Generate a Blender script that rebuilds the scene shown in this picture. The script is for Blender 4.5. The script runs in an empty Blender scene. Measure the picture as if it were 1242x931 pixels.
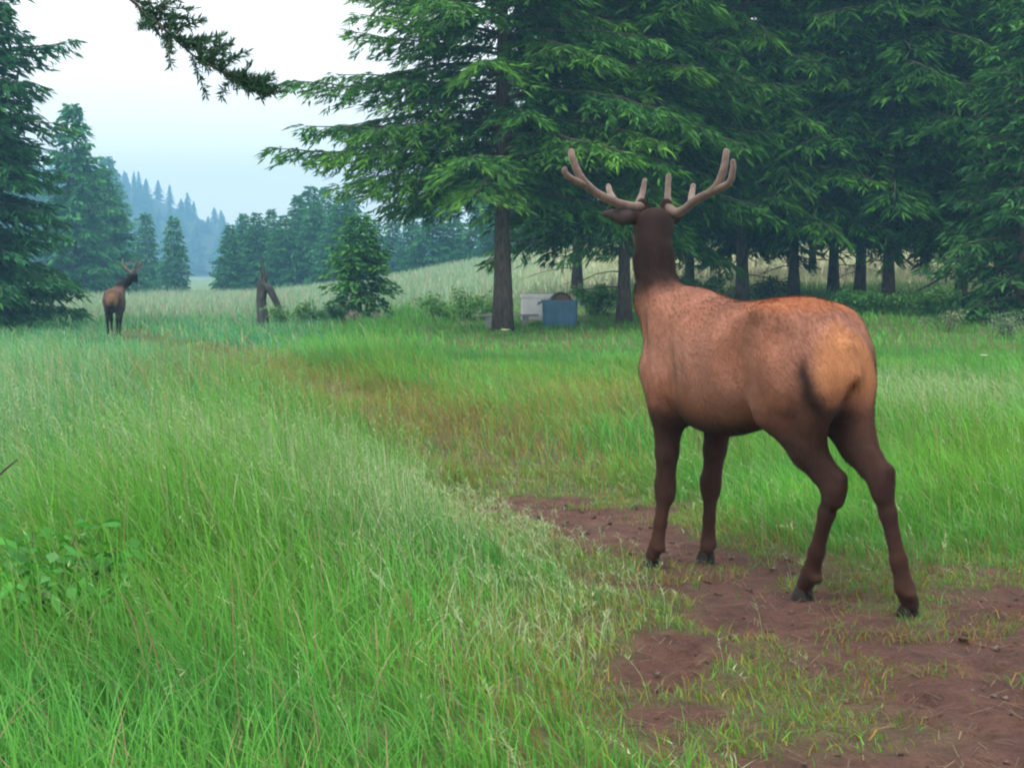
import bpy, math, random
import numpy as np
from math import radians, sin, cos, pi
from mathutils import Vector

random.seed(7)
RNG = np.random.default_rng(11)
SC = bpy.context.scene
COL = SC.collection

# ------------------------------------------------------------------ camera
F = 1800.0; CW, CH = 1242.0, 931.0; CAMZ = 1.5
PITCH = math.atan(135.5 / F)
cam_d = bpy.data.cameras.new('camera')
cam_d.sensor_width = 36.0
cam_d.lens = 36.0 * F / CW
cam_d.clip_start = 0.05; cam_d.clip_end = 3000
cam = bpy.data.objects.new('camera', cam_d)
cam.location = (0, 0, CAMZ)
cam.rotation_euler = (radians(90) - PITCH, 0, 0)
COL.objects.link(cam); SC.camera = cam

# ------------------------------------------------------------------ sky and sun
SUN_EL, SUN_AZ = 62.0, 215.0           # azimuth from +Y, clockwise
w = bpy.data.worlds.new('World'); SC.world = w; w.use_nodes = True
nt = w.node_tree; nt.nodes.clear()
out = nt.nodes.new('ShaderNodeOutputWorld')
sky = nt.nodes.new('ShaderNodeTexSky'); sky.sky_type = 'NISHITA'; sky.sun_disc = False
sky.sun_elevation = radians(SUN_EL); sky.sun_rotation = radians(SUN_AZ)
sky.air_density = 1.0; sky.dust_density = 2.5
b1 = nt.nodes.new('ShaderNodeBackground'); b1.inputs['Strength'].default_value = 0.09
nt.links.new(sky.outputs[0], b1.inputs['Color'])
b2 = nt.nodes.new('ShaderNodeBackground')      # closed cloud cover
b2.inputs['Color'].default_value = (1.0, 0.955, 0.93, 1); b2.inputs['Strength'].default_value = 1.16
mx = nt.nodes.new('ShaderNodeMixShader'); mx.inputs[0].default_value = 0.88
nt.links.new(b1.outputs[0], mx.inputs[1]); nt.links.new(b2.outputs[0], mx.inputs[2])
nt.links.new(mx.outputs[0], out.inputs['Surface'])

sd = bpy.data.lights.new('sun', 'SUN'); sd.energy = 1.5; sd.angle = radians(25); sd.color = (1.0, 0.97, 0.92)
so = bpy.data.objects.new('sun', sd); COL.objects.link(so)
az = radians(SUN_AZ); el = radians(SUN_EL)
so.location = (-20, -20, 60)
so.rotation_euler = Vector((-sin(az) * cos(el), -cos(az) * cos(el), -sin(el))).to_track_quat('-Z', 'Y').to_euler()

SC.view_settings.view_transform = 'Standard'; SC.view_settings.look = 'None'
SC.view_settings.exposure = 0.8; SC.view_settings.gamma = 1.0
SC.view_settings.use_curve_mapping = False
SC.render.engine = 'CYCLES'
cy = SC.cycles
cy.max_bounces = 4; cy.diffuse_bounces = 2; cy.glossy_bounces = 2; cy.transmission_bounces = 3
cy.volume_bounces = 0; cy.transparent_max_bounces = 4
cy.use_denoising = True; cy.use_adaptive_sampling = True; cy.adaptive_threshold = .03; cy.use_light_tree = False
cy.filter_width = 2.1
try:
    cy.denoiser = 'OPENIMAGEDENOISE'
except Exception:
    pass

# ------------------------------------------------------------------ helpers
def smooth(x):
    x = np.clip(x, 0, 1); return x * x * (3 - 2 * x)

def vnoise(x, y, seed=0):
    x = np.asarray(x, float); y = np.asarray(y, float)
    xi = np.floor(x).astype(np.int64); yi = np.floor(y).astype(np.int64)
    xf = smooth(x - xi); yf = smooth(y - yi)
    def h(a, b):
        n = (a * 374761393 + b * 668265263 + seed * 982451653) & 0x7fffffff
        n = ((n ^ (n >> 13)) * 1274126177) & 0x7fffffff
        return ((n ^ (n >> 16)) & 0xffff) / 65535.0
    return (h(xi, yi) * (1 - xf) + h(xi + 1, yi) * xf) * (1 - yf) + (h(xi, yi + 1) * (1 - xf) + h(xi + 1, yi + 1) * xf) * yf

def fbm(x, y, seed=0, oct=4):
    a, s, t = 0.5, 0.0, 0.0
    for i in range(oct):
        s = s + a * vnoise(x * 2 ** i, y * 2 ** i, seed + i * 17); t += a; a *= 0.5
    return s / t                                # 0..1

def terrain(x, y):
    x = np.asarray(x, float); y = np.asarray(y, float)
    z = 0.9 * smooth((y - 22) / 40) * smooth((x + 5) / 14)
    z = z + 2.3 * smooth((y - 50) / 70) * smooth((x + 22) / 24)
    z = z - 0.38 * smooth((y - 16) / 22) * smooth((-x - 3) / 7)
    far = smooth((y - 12) / 12)
    z = z + 0.10 * far * (fbm(x * .25, y * .25, 5) - .5)
    z = z + 0.05 * (fbm(x * 1.1, y * 1.1, 9) - .5)
    return z

def ray(px, py):
    cx = (px - CW / 2) / F; cyy = -(py - CH / 2) / F
    # camera looks along +Y pitched down
    return np.array([cx, cos(PITCH) + cyy * sin(PITCH), -sin(PITCH) + cyy * cos(PITCH)])

def P(px, py, d):                               # world point seen at a pixel, d metres ahead
    r = ray(px, py); k = d / r[1]
    return np.array([r[0] * k, d, CAMZ + r[2] * k])

def G(px, py):                                  # ground point seen at a pixel
    r = ray(px, py); k = 2.0
    for i in range(4000):
        p = np.array([0, 0, CAMZ]) + r * k
        if p[2] <= terrain(p[0], p[1]): break
        k += 0.02 + k * 0.002
    return np.array([p[0], p[1], float(terrain(p[0], p[1]))])

def base(px, d):                                # ground point at a picture column, d metres ahead
    x = (px - CW / 2) / F * d * cos(PITCH)
    x = (px - CW / 2) / F * (d * cos(PITCH) + 1.5 * sin(PITCH))
    return np.array([x, d, float(terrain(x, d))])

def mesh(name, V, Fc, mat=None, parent=None, col=None, smooth_sh=False, loc=None):
    V = np.asarray(V, np.float32); me = bpy.data.meshes.new(name)
    if isinstance(Fc, np.ndarray):
        n, k = Fc.shape
        me.vertices.add(len(V)); me.vertices.foreach_set('co', V.ravel())
        me.loops.add(n * k); me.loops.foreach_set('vertex_index', Fc.astype(np.int32).ravel())
        me.polygons.add(n); me.polygons.foreach_set('loop_start', np.arange(0, n * k, k, dtype=np.int32))
        me.update(calc_edges=True)
    else:
        me.from_pydata(V.tolist(), [], Fc); me.update()
    if smooth_sh:
        me.polygons.foreach_set('use_smooth', np.ones(len(me.polygons), bool))
    if col is not None:
        c = np.ones((len(V), 4), np.float32); c[:, :3] = col
        at = me.color_attributes.new('col', 'FLOAT_COLOR', 'POINT'); at.data.foreach_set('color', c.ravel())
    if mat: me.materials.append(mat)
    o = bpy.data.objects.new(name, me); COL.objects.link(o)
    if parent: o.parent = parent
    if loc is not None: o.location = loc
    return o

def tag(o, label=None, cat=None, group=None, kind=None):
    if label: o['label'] = label
    if cat: o['category'] = cat
    if group: o['group'] = group
    if kind: o['kind'] = kind
    return o

def thing(name, label, cat, loc, group=None, rz=0):
    o = bpy.data.objects.new(name, None); COL.objects.link(o); o.location = loc
    o.rotation_euler = (0, 0, rz); o.empty_display_size = .3
    return tag(o, label, cat, group)

class MB:
    """collects pieces into one mesh"""
    def __init__(s): s.V = []; s.F = []; s.n = 0
    def add(s, V, Fs):
        s.V += [tuple(v) for v in V]; s.F += [tuple(i + s.n for i in f) for f in Fs]; s.n += len(V)
    def tube(s, pts, rad, sides=8, cap=True, jit=0.0, rng=random):
        pts = [np.array(p, float) for p in pts]; n = len(pts)
        if not hasattr(rad, '__len__'): rad = [rad] * n
        ref = np.array([0.31, 0.27, 0.91]); V = []; Fs = []
        t0 = pts[-1] - pts[0]
        if abs(np.dot(t0 / (np.linalg.norm(t0) + 1e-9), ref)) > .8: ref = np.array([1, .13, .1])
        for i in range(n):
            t = pts[min(i + 1, n - 1)] - pts[max(i - 1, 0)]; t /= np.linalg.norm(t) + 1e-9
            a = np.cross(t, ref); a /= np.linalg.norm(a) + 1e-9; b = np.cross(t, a)
            for k in range(sides):
                th = 2 * pi * k / sides; r = rad[i] * (1 + rng.uniform(-jit, jit))
                V.append(pts[i] + (a * cos(th) + b * sin(th)) * r)
        for i in range(n - 1):
            for k in range(sides):
                k2 = (k + 1) % sides
                Fs.append((i * sides + k, i * sides + k2, (i + 1) * sides + k2, (i + 1) * sides + k))
        if cap:
            Fs.append(tuple(range(sides))[::-1]); Fs.append(tuple((n - 1) * sides + k for k in range(sides)))
        s.add(V, Fs)
    def box(s, c, size, rz=0, rx=0, ry=0):
        from mathutils import Euler
        m = Euler((rx, ry, rz)).to_matrix(); V = []
        for dx in (-1, 1):
            for dy in (-1, 1):
                for dz in (-1, 1):
                    v = m @ Vector((dx * size[0] / 2, dy * size[1] / 2, dz * size[2] / 2)); V.append((v.x + c[0], v.y + c[1], v.z + c[2]))
        s.add(V, [(0, 1, 3, 2), (4, 6, 7, 5), (0, 4, 5, 1), (2, 3, 7, 6), (0, 2, 6, 4), (1, 5, 7, 3)])
    def build(s, name, mat, parent=None, smooth_sh=False):
        return mesh(name, np.array(s.V), s.F, mat, parent, smooth_sh=smooth_sh)

# ------------------------------------------------------------------ materials
def newmat(name):
    m = bpy.data.materials.new(name); m.use_nodes = True
    return m, m.node_tree, m.node_tree.nodes['Principled BSDF']

def ramp_mat(name, c1, c2, scale=8, rough=.8, bump=.3, detail=6, stretch=(1, 1, 1), bdist=.02, metal=0):
    m, t, p = newmat(name)
    tc = t.nodes.new('ShaderNodeTexCoord'); mp = t.nodes.new('ShaderNodeMapping'); mp.inputs['Scale'].default_value = stretch
    n = t.nodes.new('ShaderNodeTexNoise'); n.inputs['Scale'].default_value = scale; n.inputs['Detail'].default_value = detail
    r = t.nodes.new('ShaderNodeValToRGB')
    r.color_ramp.elements[0].position = .32; r.color_ramp.elements[1].position = .68
    r.color_ramp.elements[0].color = (*c1, 1); r.color_ramp.elements[1].color = (*c2, 1)
    b = t.nodes.new('ShaderNodeBump'); b.inputs['Strength'].default_value = bump; b.inputs['Distance'].default_value = bdist
    L = t.links.new
    L(tc.outputs['Object'], mp.inputs[0]); L(mp.outputs[0], n.inputs['Vector']); L(n.outputs[0], r.inputs[0])
    L(r.outputs[0], p.inputs['Base Color']); L(n.outputs[0], b.inputs['Height']); L(b.outputs[0], p.inputs['Normal'])
    p.inputs['Roughness'].default_value = rough; p.inputs['Metallic'].default_value = metal
    return m

def leaf_mat(name, transl=.35, rough=.55, spec=.25):
    m, t, p = newmat(name)
    a = t.nodes.new('ShaderNodeAttribute'); a.attribute_name = 'col'
    tr = t.nodes.new('ShaderNodeBsdfTranslucent'); mixs = t.nodes.new('ShaderNodeMixShader'); mixs.inputs[0].default_value = transl
    L = t.links.new; L(a.outputs['Color'], p.inputs['Base Color']); L(a.outputs['Color'], tr.inputs['Color'])
    p.inputs['Roughness'].default_value = rough; p.inputs['Specular IOR Level'].default_value = spec
    o = t.nodes['Material Output']
    L(p.outputs[0], mixs.inputs[1]); L(tr.outputs[0], mixs.inputs[2]); L(mixs.outputs[0], o.inputs['Surface'])
    return m

M_grass = leaf_mat('grass_blade', .4, .5, .3)
M_needle = leaf_mat('conifer_needles', .25, .6, .2)
M_leaf = leaf_mat('broad_leaf', .35, .45, .35)
M_bark = ramp_mat('bark', (.035, .027, .022), (.11, .085, .065), 7, .95, .9, 8, (3, 3, .6), .05)
M_deadwood = ramp_mat('weathered_wood', (.025, .023, .023), (.08, .075, .07), 6, .9, .7, 8, (4, 4, .5), .03)

# ground material: soil where the track is worn bare, thatch elsewhere
def ground_mat():
    m, t, p = newmat('ground_soil_and_thatch'); L = t.links.new; N = t.nodes.new
    a = N('ShaderNodeAttribute'); a.attribute_name = 'col'
    g = N('ShaderNodeNewGeometry')
    n1 = N('ShaderNodeTexNoise'); n1.inputs['Scale'].default_value = 9; n1.inputs['Detail'].default_value = 9; n1.inputs['Roughness'].default_value = .65
    n2 = N('ShaderNodeTexNoise'); n2.inputs['Scale'].default_value = 70; n2.inputs['Detail'].default_value = 6
    L(g.outputs['Position'], n1.inputs['Vector']); L(g.outputs['Position'], n2.inputs['Vector'])
    mr = N('ShaderNodeMapRange'); mr.inputs['From Min'].default_value = .3; mr.inputs['From Max'].default_value = .7
    mr.inputs['To Min'].default_value = .62; mr.inputs['To Max'].default_value = 1.3
    L(n1.outputs[0], mr.inputs['Value'])
    mr2 = N('ShaderNodeMapRange'); mr2.inputs['From Min'].default_value = .3; mr2.inputs['From Max'].default_value = .7
    mr2.inputs['To Min'].default_value = .75; mr2.inputs['To Max'].default_value = 1.2
    L(n2.outputs[0], mr2.inputs['Value'])
    mu = N('ShaderNodeMath'); mu.operation = 'MULTIPLY'; L(mr.outputs[0], mu.inputs[0]); L(mr2.outputs[0], mu.inputs[1])
    vm = N('ShaderNodeVectorMath'); vm.operation = 'SCALE'; L(a.outputs['Color'], vm.inputs[0]); L(mu.outputs[0], vm.inputs['Scale'])
    L(vm.outputs[0], p.inputs['Base Color'])
    ad = N('ShaderNodeMath'); ad.operation = 'MULTIPLY_ADD'; ad.inputs[1].default_value = .35
    L(n2.outputs[0], ad.inputs[0]); L(n1.outputs[0], ad.inputs[2])
    b = N('ShaderNodeBump'); b.inputs['Strength'].default_value = 1.0; b.inputs['Distance'].default_value = .06
    L(ad.outputs[0], b.inputs['Height']); L(b.outputs[0], p.inputs['Normal'])
    p.inputs['Roughness'].default_value = .9; p.inputs['Specular IOR Level'].default_value = .25
    return m
M_ground = ground_mat()

# ------------------------------------------------------------------ worn track
TRK = [(1400, 800, 1.5), (1180, 795, 1.35), (1050, 772, .95), (900, 712, .6), (800, 668, .55), (720, 632, .55), (650, 612, .42)]
TRKW = [(G(a, b)[:2], r) for a, b, r in TRK]
FNT = [(G(a, b)[:2], r) for a, b, r in [(430, 486, .3), (395, 478, .5), (360, 472, .5), (320, 463, .25)]]

TRAIL = [(G(a, b)[:2], r) for a, b, r in [(700, 615, .5), (600, 565, .6), (500, 515, .65), (400, 478, .7), (300, 450, .6), (215, 422, .5), (150, 402, .4)]]
def seg_mask(x, y, line):
    best = np.full(np.shape(x), 99.0)
    for (p, r0), (q, r1) in zip(line[:-1], line[1:]):
        d = q - p; L2 = d @ d
        u = np.clip(((x - p[0]) * d[0] + (y - p[1]) * d[1]) / L2, 0, 1)
        dist = np.hypot(x - p[0] - u * d[0], y - p[1] - u * d[1]); r = r0 + (r1 - r0) * u
        best = np.minimum(best, (dist - r) / np.maximum(r, .25))
    return best

def dirt(x, y):                                  # 1 bare soil, 0 sward
    x = np.asarray(x, float); y = np.asarray(y, float)
    n = fbm(x * 1.7, y * 1.7, 31, 5) - .5
    n2 = fbm(x * 4.5 + 9, y * 4.5, 43, 3) - .5
    m = smooth(.42 - (seg_mask(x, y, TRKW) + n * 3.0 + n2 * 1.6) * 1.5)
    m = m * (1 - smooth((.5 - x) / .3) * smooth((6.7 - y) / .5))
    # open soil in the track's foreground, right of the tall grass
    fg = smooth((x - .62 - .5 * n * 2) / .5) * smooth((6.3 - y) / .6)
    m = np.maximum(m, fg * smooth(.95 - n * 1.8))
    f = smooth(.3 - (seg_mask(x, y, FNT) + n * 3.0) * 1.0) * .8
    return np.maximum(m, f)

def zone(x, y, px, py, rx, ry):                  # soft patch of one plant mix round a ground point
    c = G(px, py); return np.exp(-(((x - c[0]) / rx) ** 2 + ((y - c[1]) / ry) ** 2))

# ------------------------------------------------------------------ ground
def axis(lo, hi, dl, dh, step, grow):
    a = list(np.arange(dl, dh, step)); s = step
    v = dh
    while v < hi: a.append(v); s *= grow; v += s
    a.append(hi); v = dl; s = step
    while True:
        s *= grow; v -= s
        if v <= lo: break
        a.append(v)
    a.append(lo); return np.array(sorted(a))
gx = axis(-640, 640, -3.2, 3.6, .055, 1.09); gy = axis(-40, 980, 3.6, 10.0, .055, 1.055)
X, Y = np.meshgrid(gx, gy)
D = dirt(X, Y)
rp_ = np.random.default_rng(6); PRINTS = np.zeros_like(X)
for i in range(70):                              # old hoof prints pressed into the soil
    qx, qy, qa = rp_.uniform(.2, 2.6), rp_.uniform(4.5, 7.8), rp_.uniform(1.2, 2.8); ex_ = (X - qx) * cos(qa) + (Y - qy) * sin(qa); ey_ = -(X - qx) * sin(qa) + (Y - qy) * cos(qa)
    rr_ = np.sqrt((ex_ / .075) ** 2 + (ey_ / .05) ** 2); PRINTS += D * (.03 * np.exp(-rr_ ** 4) - .012 * np.exp(-((rr_ - 1.5) / .4) ** 2))
Z = terrain(X, Y) + .05 * D * (fbm(X * 5, Y * 5, 77, 5) - .5) - .015 * D - PRINTS
n = fbm(X * .8, Y * .8, 3)
soil = np.array([.098, .043, .031]); soil2 = np.array([.125, .066, .047])
th = np.array([.075, .125, .03]); th2 = np.array([.13, .17, .05])
straw = np.array([.42, .42, .24])
dn = fbm(X * 2.2, Y * 2.2, 61)[..., None]
cs = soil * (1 - dn) + soil2 * dn
ct = th * (1 - n[..., None]) + th2 * n[..., None]
fa = smooth((Y - 38) / 25)[..., None]
lfg = smooth((X + 6) / 14)[..., None]; strw = straw * lfg + np.array([.16, .26, .13]) * (1 - lfg)
ct = ct * (1 - fa) + (strw * (.8 + .4 * n[..., None])) * fa
wn = smooth(1.1 - np.minimum(seg_mask(X, Y, TRKW), seg_mask(X, Y, TRAIL)))[..., None] * (1 - fa)
ct = ct * (1 - .75 * wn) + np.array([.105, .085, .045]) * .75 * wn
gc = ct * (1 - D[..., None]) + cs * D[..., None] * (.72 + .56 * fbm(X * 6, Y * 6, 23, 4)[..., None])
nx, ny = len(gx), len(gy)
idx = np.arange(nx * ny).reshape(ny, nx)
Fq = np.stack([idx[:-1, :-1], idx[:-1, 1:], idx[1:, 1:], idx[1:, :-1]], -1).reshape(-1, 4)
gnd = mesh('ground', np.stack([X, Y, Z], -1).reshape(-1, 3), Fq, M_ground, None, gc.reshape(-1, 3), True)
tag(gnd, 'meadow floor with a worn reddish brown dirt track', 'ground', kind='structure')

# ------------------------------------------------------------------ far hill
hx = np.linspace(-560, 440, 90); hy = np.linspace(560, 960, 40)
HX, HY = np.meshgrid(hx, hy)
def hill_z(x, y):
    # crest seen from the meadow: high on the left, falling to the right, a low faint rise behind
    a = 47 * np.exp(-((x + 234) / 84) ** 2)
    b = 9 * np.exp(-((x + 20) / 200) ** 2)
    return (a + b + 3) * smooth((y - 560) / 220) * (1 - .5 * smooth((y - 800) / 160)) - 3 + 3 * (fbm(x * .015, y * .015, 8) - .5)
hidx = np.arange(90 * 40).reshape(40, 90)
hill = mesh('hill', np.stack([HX, HY, hill_z(HX, HY)], -1).reshape(-1, 3),
            np.stack([hidx[:-1, :-1], hidx[:-1, 1:], hidx[1:, 1:], hidx[1:, :-1]], -1).reshape(-1, 4),
            ramp_mat('hill_floor', (.02, .04, .018), (.03, .055, .025), .05, .95, 0), None, None, True)
tag(hill, 'low blue wooded hill fading into the mist', 'hill', kind='structure')

# ------------------------------------------------------------------ conifers
def quads_from(p, d, wv, ln, wd, droop=.0):
    """rhombic needle sprays: p base, d direction, wv width direction"""
    n = len(p)
    mid = p + d * (ln * .45)[:, None]
    tip = p + d * ln[:, None]; tip[:, 2] -= droop * ln
    V = np.stack([p, mid + wv * wd[:, None], tip, mid - wv * wd[:, None]], 1).reshape(-1, 3)
    return V, np.arange(n * 4).reshape(n, 4)

def unit(v): return v / (np.linalg.norm(v, axis=-1, keepdims=True) + 1e-9)

def conifer(seed, H, zb, prof, r0, spacing=.34, tw=.24, sp=.085, ln=.2, wd=.028, explicit=(), sector=None,
            rise=.12, droop=.28, col=(.035, .085, .03), tip=(.08, .17, .045), dead=0, lean=(0, 0), wig=.02, fill=1.0, twl=.38):
    rg = np.random.default_rng(seed); rr = random.Random(seed); wood = MB()
    pts = []; rad = []; m = 14
    for i in range(m + 1):
        u = i / m
        pts.append((lean[0] * u * H + rr.uniform(-wig, wig) * (i > 0), lean[1] * u * H + rr.uniform(-wig, wig) * (i > 0), u * H - .12 * (i == 0)))
        rad.append(r0 * ((1 - u) ** .8 * .94 + .04) * (1.45 if i == 0 else 1.08 if i == 1 else 1))
    wood.tube(pts, rad, 10, True, .09, rr)
    def axis_at(z):
        u = z / H; return np.array([lean[0] * u * H, lean[1] * u * H, z])
    limbs = list(explicit); z = zb; az = rr.uniform(0, 6.28)
    while z < H * .985:
        u = (z - zb) / (H - zb)
        L = prof(u) * rr.uniform(.72, 1.12)
        az += 2.4 + rr.uniform(-.5, .5)
        if sector is not None: L *= sector(az % (2 * pi), z)
        limbs.append((z, az, max(L, .18), rise + .35 * u + rr.uniform(-.08, .08), droop + rr.uniform(-.1, .1)))
        z += spacing * rr.uniform(.5, 1.5) * (1 - .55 * u)
    PV = []; PD = []; PL = []; PW = []; PT = []; PH = []
    for (z0, a, L, ri, dr) in limbs:
        k = max(4, int(L / .5) + 2); us = np.linspace(0, 1, k + 1); a2 = a + rr.uniform(-.15, .15) * us
        A0 = axis_at(z0); hue = rr.random() ** 2
        cx = A0[0] + L * us * np.cos(a2); cyy = A0[1] + L * us * np.sin(a2)
        cz = z0 + L * (ri * us - dr * us ** 2 + rr.uniform(0, .1) * us ** 4) + np.r_[0, rg.normal(0, .02, k)]
        C = np.stack([cx, cyy, cz], 1)
        rb = min(r0 * .42, .012 + .011 * L)
        if L > .8: wood.tube(C, [rb * (1 - .85 * t) for t in us], 5, False, .1, rr)
        nt_ = max(2, int(L / tw)); ut = np.clip(np.linspace(.1 if L < 2 else .16, 1, nt_) + rg.normal(0, .01, nt_), .05, 1)
        for side in (-1, 1):
            q = np.stack([np.interp(ut, us, C[:, j]) for j in range(3)], 1)
            dirv = unit(np.stack([np.interp(np.clip(ut + .03, 0, 1), us, C[:, j]) - np.interp(np.clip(ut - .03, 0, 1), us, C[:, j]) for j in range(3)], 1))
            lat = unit(np.cross(dirv, np.array([0, 0, 1.0]))) * side
            ang = rg.uniform(.55, 1.15, nt_)
            td = unit(dirv * np.cos(ang)[:, None] + lat * np.sin(ang)[:, None] + np.array([0, 0, -.1]) + rg.normal(0, .1, (nt_, 3)))
            tl = np.clip(twl * L * (1 - ut) + .22 + .06 * L, .15, 1.25) * rg.uniform(.6, 1.15, nt_)
            keep = rg.random(nt_) < .93 * fill; q, td, tl = q[keep], td[keep], tl[keep]
            if not len(q): continue
            ns = np.maximum(3, (tl / sp).astype(int)); rep = np.repeat(np.arange(len(q)), ns)
            v = rg.random(len(rep)) ** .85
            pos = q[rep] + td[rep] * (v * tl[rep])[:, None]
            pos[:, 2] -= .35 * tl[rep] * v ** 2
            pos += rg.normal(0, .018, pos.shape)
            sl = unit(np.cross(td[rep], np.array([0, 0, 1.0]))) * rg.choice([-1, 1], len(rep))[:, None]
            sd_ = unit(td[rep] * rg.uniform(.4, 1, len(rep))[:, None] + sl * rg.uniform(.1, .8, len(rep))[:, None] + np.stack([np.zeros(len(rep)), np.zeros(len(rep)), rg.uniform(-.5, .12, len(rep))], 1))
            PV.append(pos); PD.append(sd_); PL.append(ln * rg.uniform(.6, 1.3, len(rep))); PW.append(wd * rg.uniform(.7, 1.3, len(rep)))
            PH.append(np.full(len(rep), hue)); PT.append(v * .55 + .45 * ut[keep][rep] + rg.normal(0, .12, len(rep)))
    for i in range(dead):                          # bare dead limbs under the crown
        z0 = rr.uniform(.25 * zb, zb * 1.15); a = rr.uniform(0, 6.28); L = rr.uniform(.6, 2.2)
        C = [axis_at(z0) + np.array([cos(a) * L * t, sin(a) * L * t, L * (.05 * t - .22 * t * t)]) + np.array([rr.uniform(-.04, .04) for _ in range(3)]) * (t > 0) for t in (0, .3, .6, .85, 1)]
        wood.tube(C, [.02, .016, .012, .008, .004], 4, False)
        for j in range(5):
            t = rr.uniform(.3, .95); b0 = axis_at(z0) + np.array([cos(a) * L * t, sin(a) * L * t, L * (.05 * t - .22 * t * t)])
            a3 = a + rr.choice((-1, 1)) * rr.uniform(.4, 1.1); l3 = rr.uniform(.2, .6)
            wood.tube([b0, b0 + np.array([cos(a3) * l3 * .5, sin(a3) * l3 * .5, -.05]), b0 + np.array([cos(a3) * l3, sin(a3) * l3, -.16])], [.007, .005, .002], 3, False)
    p = np.concatenate(PV); d = np.concatenate(PD); l = np.concatenate(PL); wdt = np.concatenate(PW); tt = np.clip(np.concatenate(PT), 0, 1)
    wv = unit(np.cross(d, unit(rg.normal(0, 1, d.shape) + np.array([0, 0, 1.1]))))
    V, Q = quads_from(p, d, wv, l, wdt, .12)
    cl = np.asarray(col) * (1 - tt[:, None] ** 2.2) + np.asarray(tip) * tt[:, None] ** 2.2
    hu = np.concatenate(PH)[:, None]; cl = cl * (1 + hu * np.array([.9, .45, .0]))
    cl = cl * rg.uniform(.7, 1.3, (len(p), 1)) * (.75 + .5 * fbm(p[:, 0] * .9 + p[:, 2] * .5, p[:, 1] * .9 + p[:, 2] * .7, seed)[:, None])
    return (np.array(wood.V), wood.F), (V, Q, np.repeat(cl, 4, 0))

TREES = {}
def tree(name, key, label, loc, rz=0, group=None, scale=1.0, mats=(None, None)):
    (wv, wf), (lv, lf, lc) = TREES[key]['g']
    root = thing(name, label, 'tree', loc, group, rz); root.scale = (scale,) * 3
    if 'm' not in TREES[key]:
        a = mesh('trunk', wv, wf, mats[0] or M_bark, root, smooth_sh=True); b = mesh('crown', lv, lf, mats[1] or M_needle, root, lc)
        TREES[key]['m'] = (a.data, b.data)
    else:
        for nm, me in zip(('trunk', 'crown'), TREES[key]['m']):
            o = bpy.data.objects.new(nm, me); COL.objects.link(o); o.parent = root
    return root

# the big fir by the bins: long limbs reach out to the left over the meadow
A = pi
ex = [(4.15, A - .05, 5.5, .10, .14), (4.45, A + .35, 4.4, .1, .2), (5.6, A + .02, 5.0, .14, .13), (5.2, A - .35, 4.2, .12, .16),
      (6.6, A + .15, 3.6, .2, .16), (7.6, A - .1, 3.4, .2, .12), (4.0, A + .7, 3.6, .05, .25), (3.6, A - .6, 3.4, .02, .22), (8.6, A + .2, 3.0, .2, .1), (4.8, A + .1, 4.7, .12, .2), (5.0, A - .15, 4.0, .1, .22), (6.1, A - .2, 4.2, .15, .2), (7.1, A + .3, 3.6, .2, .2), (3.8, A + .2, 3.9, .05, .2)]
def left_thin(a, z):
    dl = abs((a - pi + pi) % (2 * pi) - pi)
    return .82 if dl < .8 else 1.0
TREES['big'] = {'g': conifer(21, 15.5, 3.35, lambda u: 4.6 * (1 - u) ** .75 * (.85 + .15 * min(1, u * 6)), .215, .115, .18, .043, .29, .026, ex, left_thin,
                             rise=.08, droop=.25, dead=6, col=(.02, .09, .022), tip=(.08, .25, .035))}
tree('fir_tree', 'big', 'tall fir with long limbs over the meadow, its bare trunk beside the white chest', base(610, 36))

for k, (sd_, H, zb, L) in enumerate([(31, 15, 2.6, 4.4), (32, 16, 2.9, 4.0), (33, 14, 2.3, 4.6)]):
    TREES['wall%d' % k] = {'g': conifer(sd_, H, zb, (lambda L: lambda u: L * (1 - u) ** .7 * (.9 + .1 * min(1, u * 5)))(L), .165, .11, .2, .05, .36, .030,
                                        rise=.05, droop=.34, dead=9, col=(.015, .062, .010), tip=(.042, .165, .014), lean=(random.uniform(-.01, .01), 0))}
front = [(757, 38.5, 0, 0.4, 'fir whose dark trunk shows behind the near elk neck'),
         (900, 43, 1, 1.3, 'fir with bare lower limbs, trunk behind the near elk back'),
         (962, 46, 2, 2.2, 'fir behind the elk back with twiggy dead lower branches'),
         (1042, 45, 1, 3.9, 'slim trunked fir standing next to the thick trunk with a leaning pole'),
         (1076, 42.5, 0, 5.1, 'thick trunked fir with a fallen pole leaning at its foot'),
         (1010, 52, 0, 2.9, 'fir set back between the trunks of the grove'),
         (835, 50, 2, 0.1, 'fir of the grove hidden behind the antlers'),
         (1165, 47, 2, 4.4, 'fir above the bright gap at the end of the grove'),
         (1300, 41, 1, 0.9, 'fir at the shaded end of the grove beyond the low dark spruce')]
for px, d, k, rz, lb in front:
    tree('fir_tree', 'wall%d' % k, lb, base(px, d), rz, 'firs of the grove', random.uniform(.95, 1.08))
for i, (px, d) in enumerate([(700, 58), (810, 63), (985, 70), (1120, 68), (1230, 58), (1300, 62)]):
    tree('fir_tree', 'wall%d' % (i % 3), 'fir in the shaded back row of the grove', base(px, d), i * 1.7, 'back row of the grove', random.uniform(1.05, 1.2))

# low branching dark spruce on the right, foliage down to the grass
TREES['low'] = {'g': conifer(41, 9, .25, lambda u: 2.3 * (1 - u) ** .8, .13, .1, .19, .055, .28, .034, rise=.05, droop=.25, col=(.016, .07, .022), tip=(.035, .15, .03))}
tree('spruce_tree', 'low', 'dark spruce with boughs down to the weeds at the end of the grove', base(1238, 36), 1.0)
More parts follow.
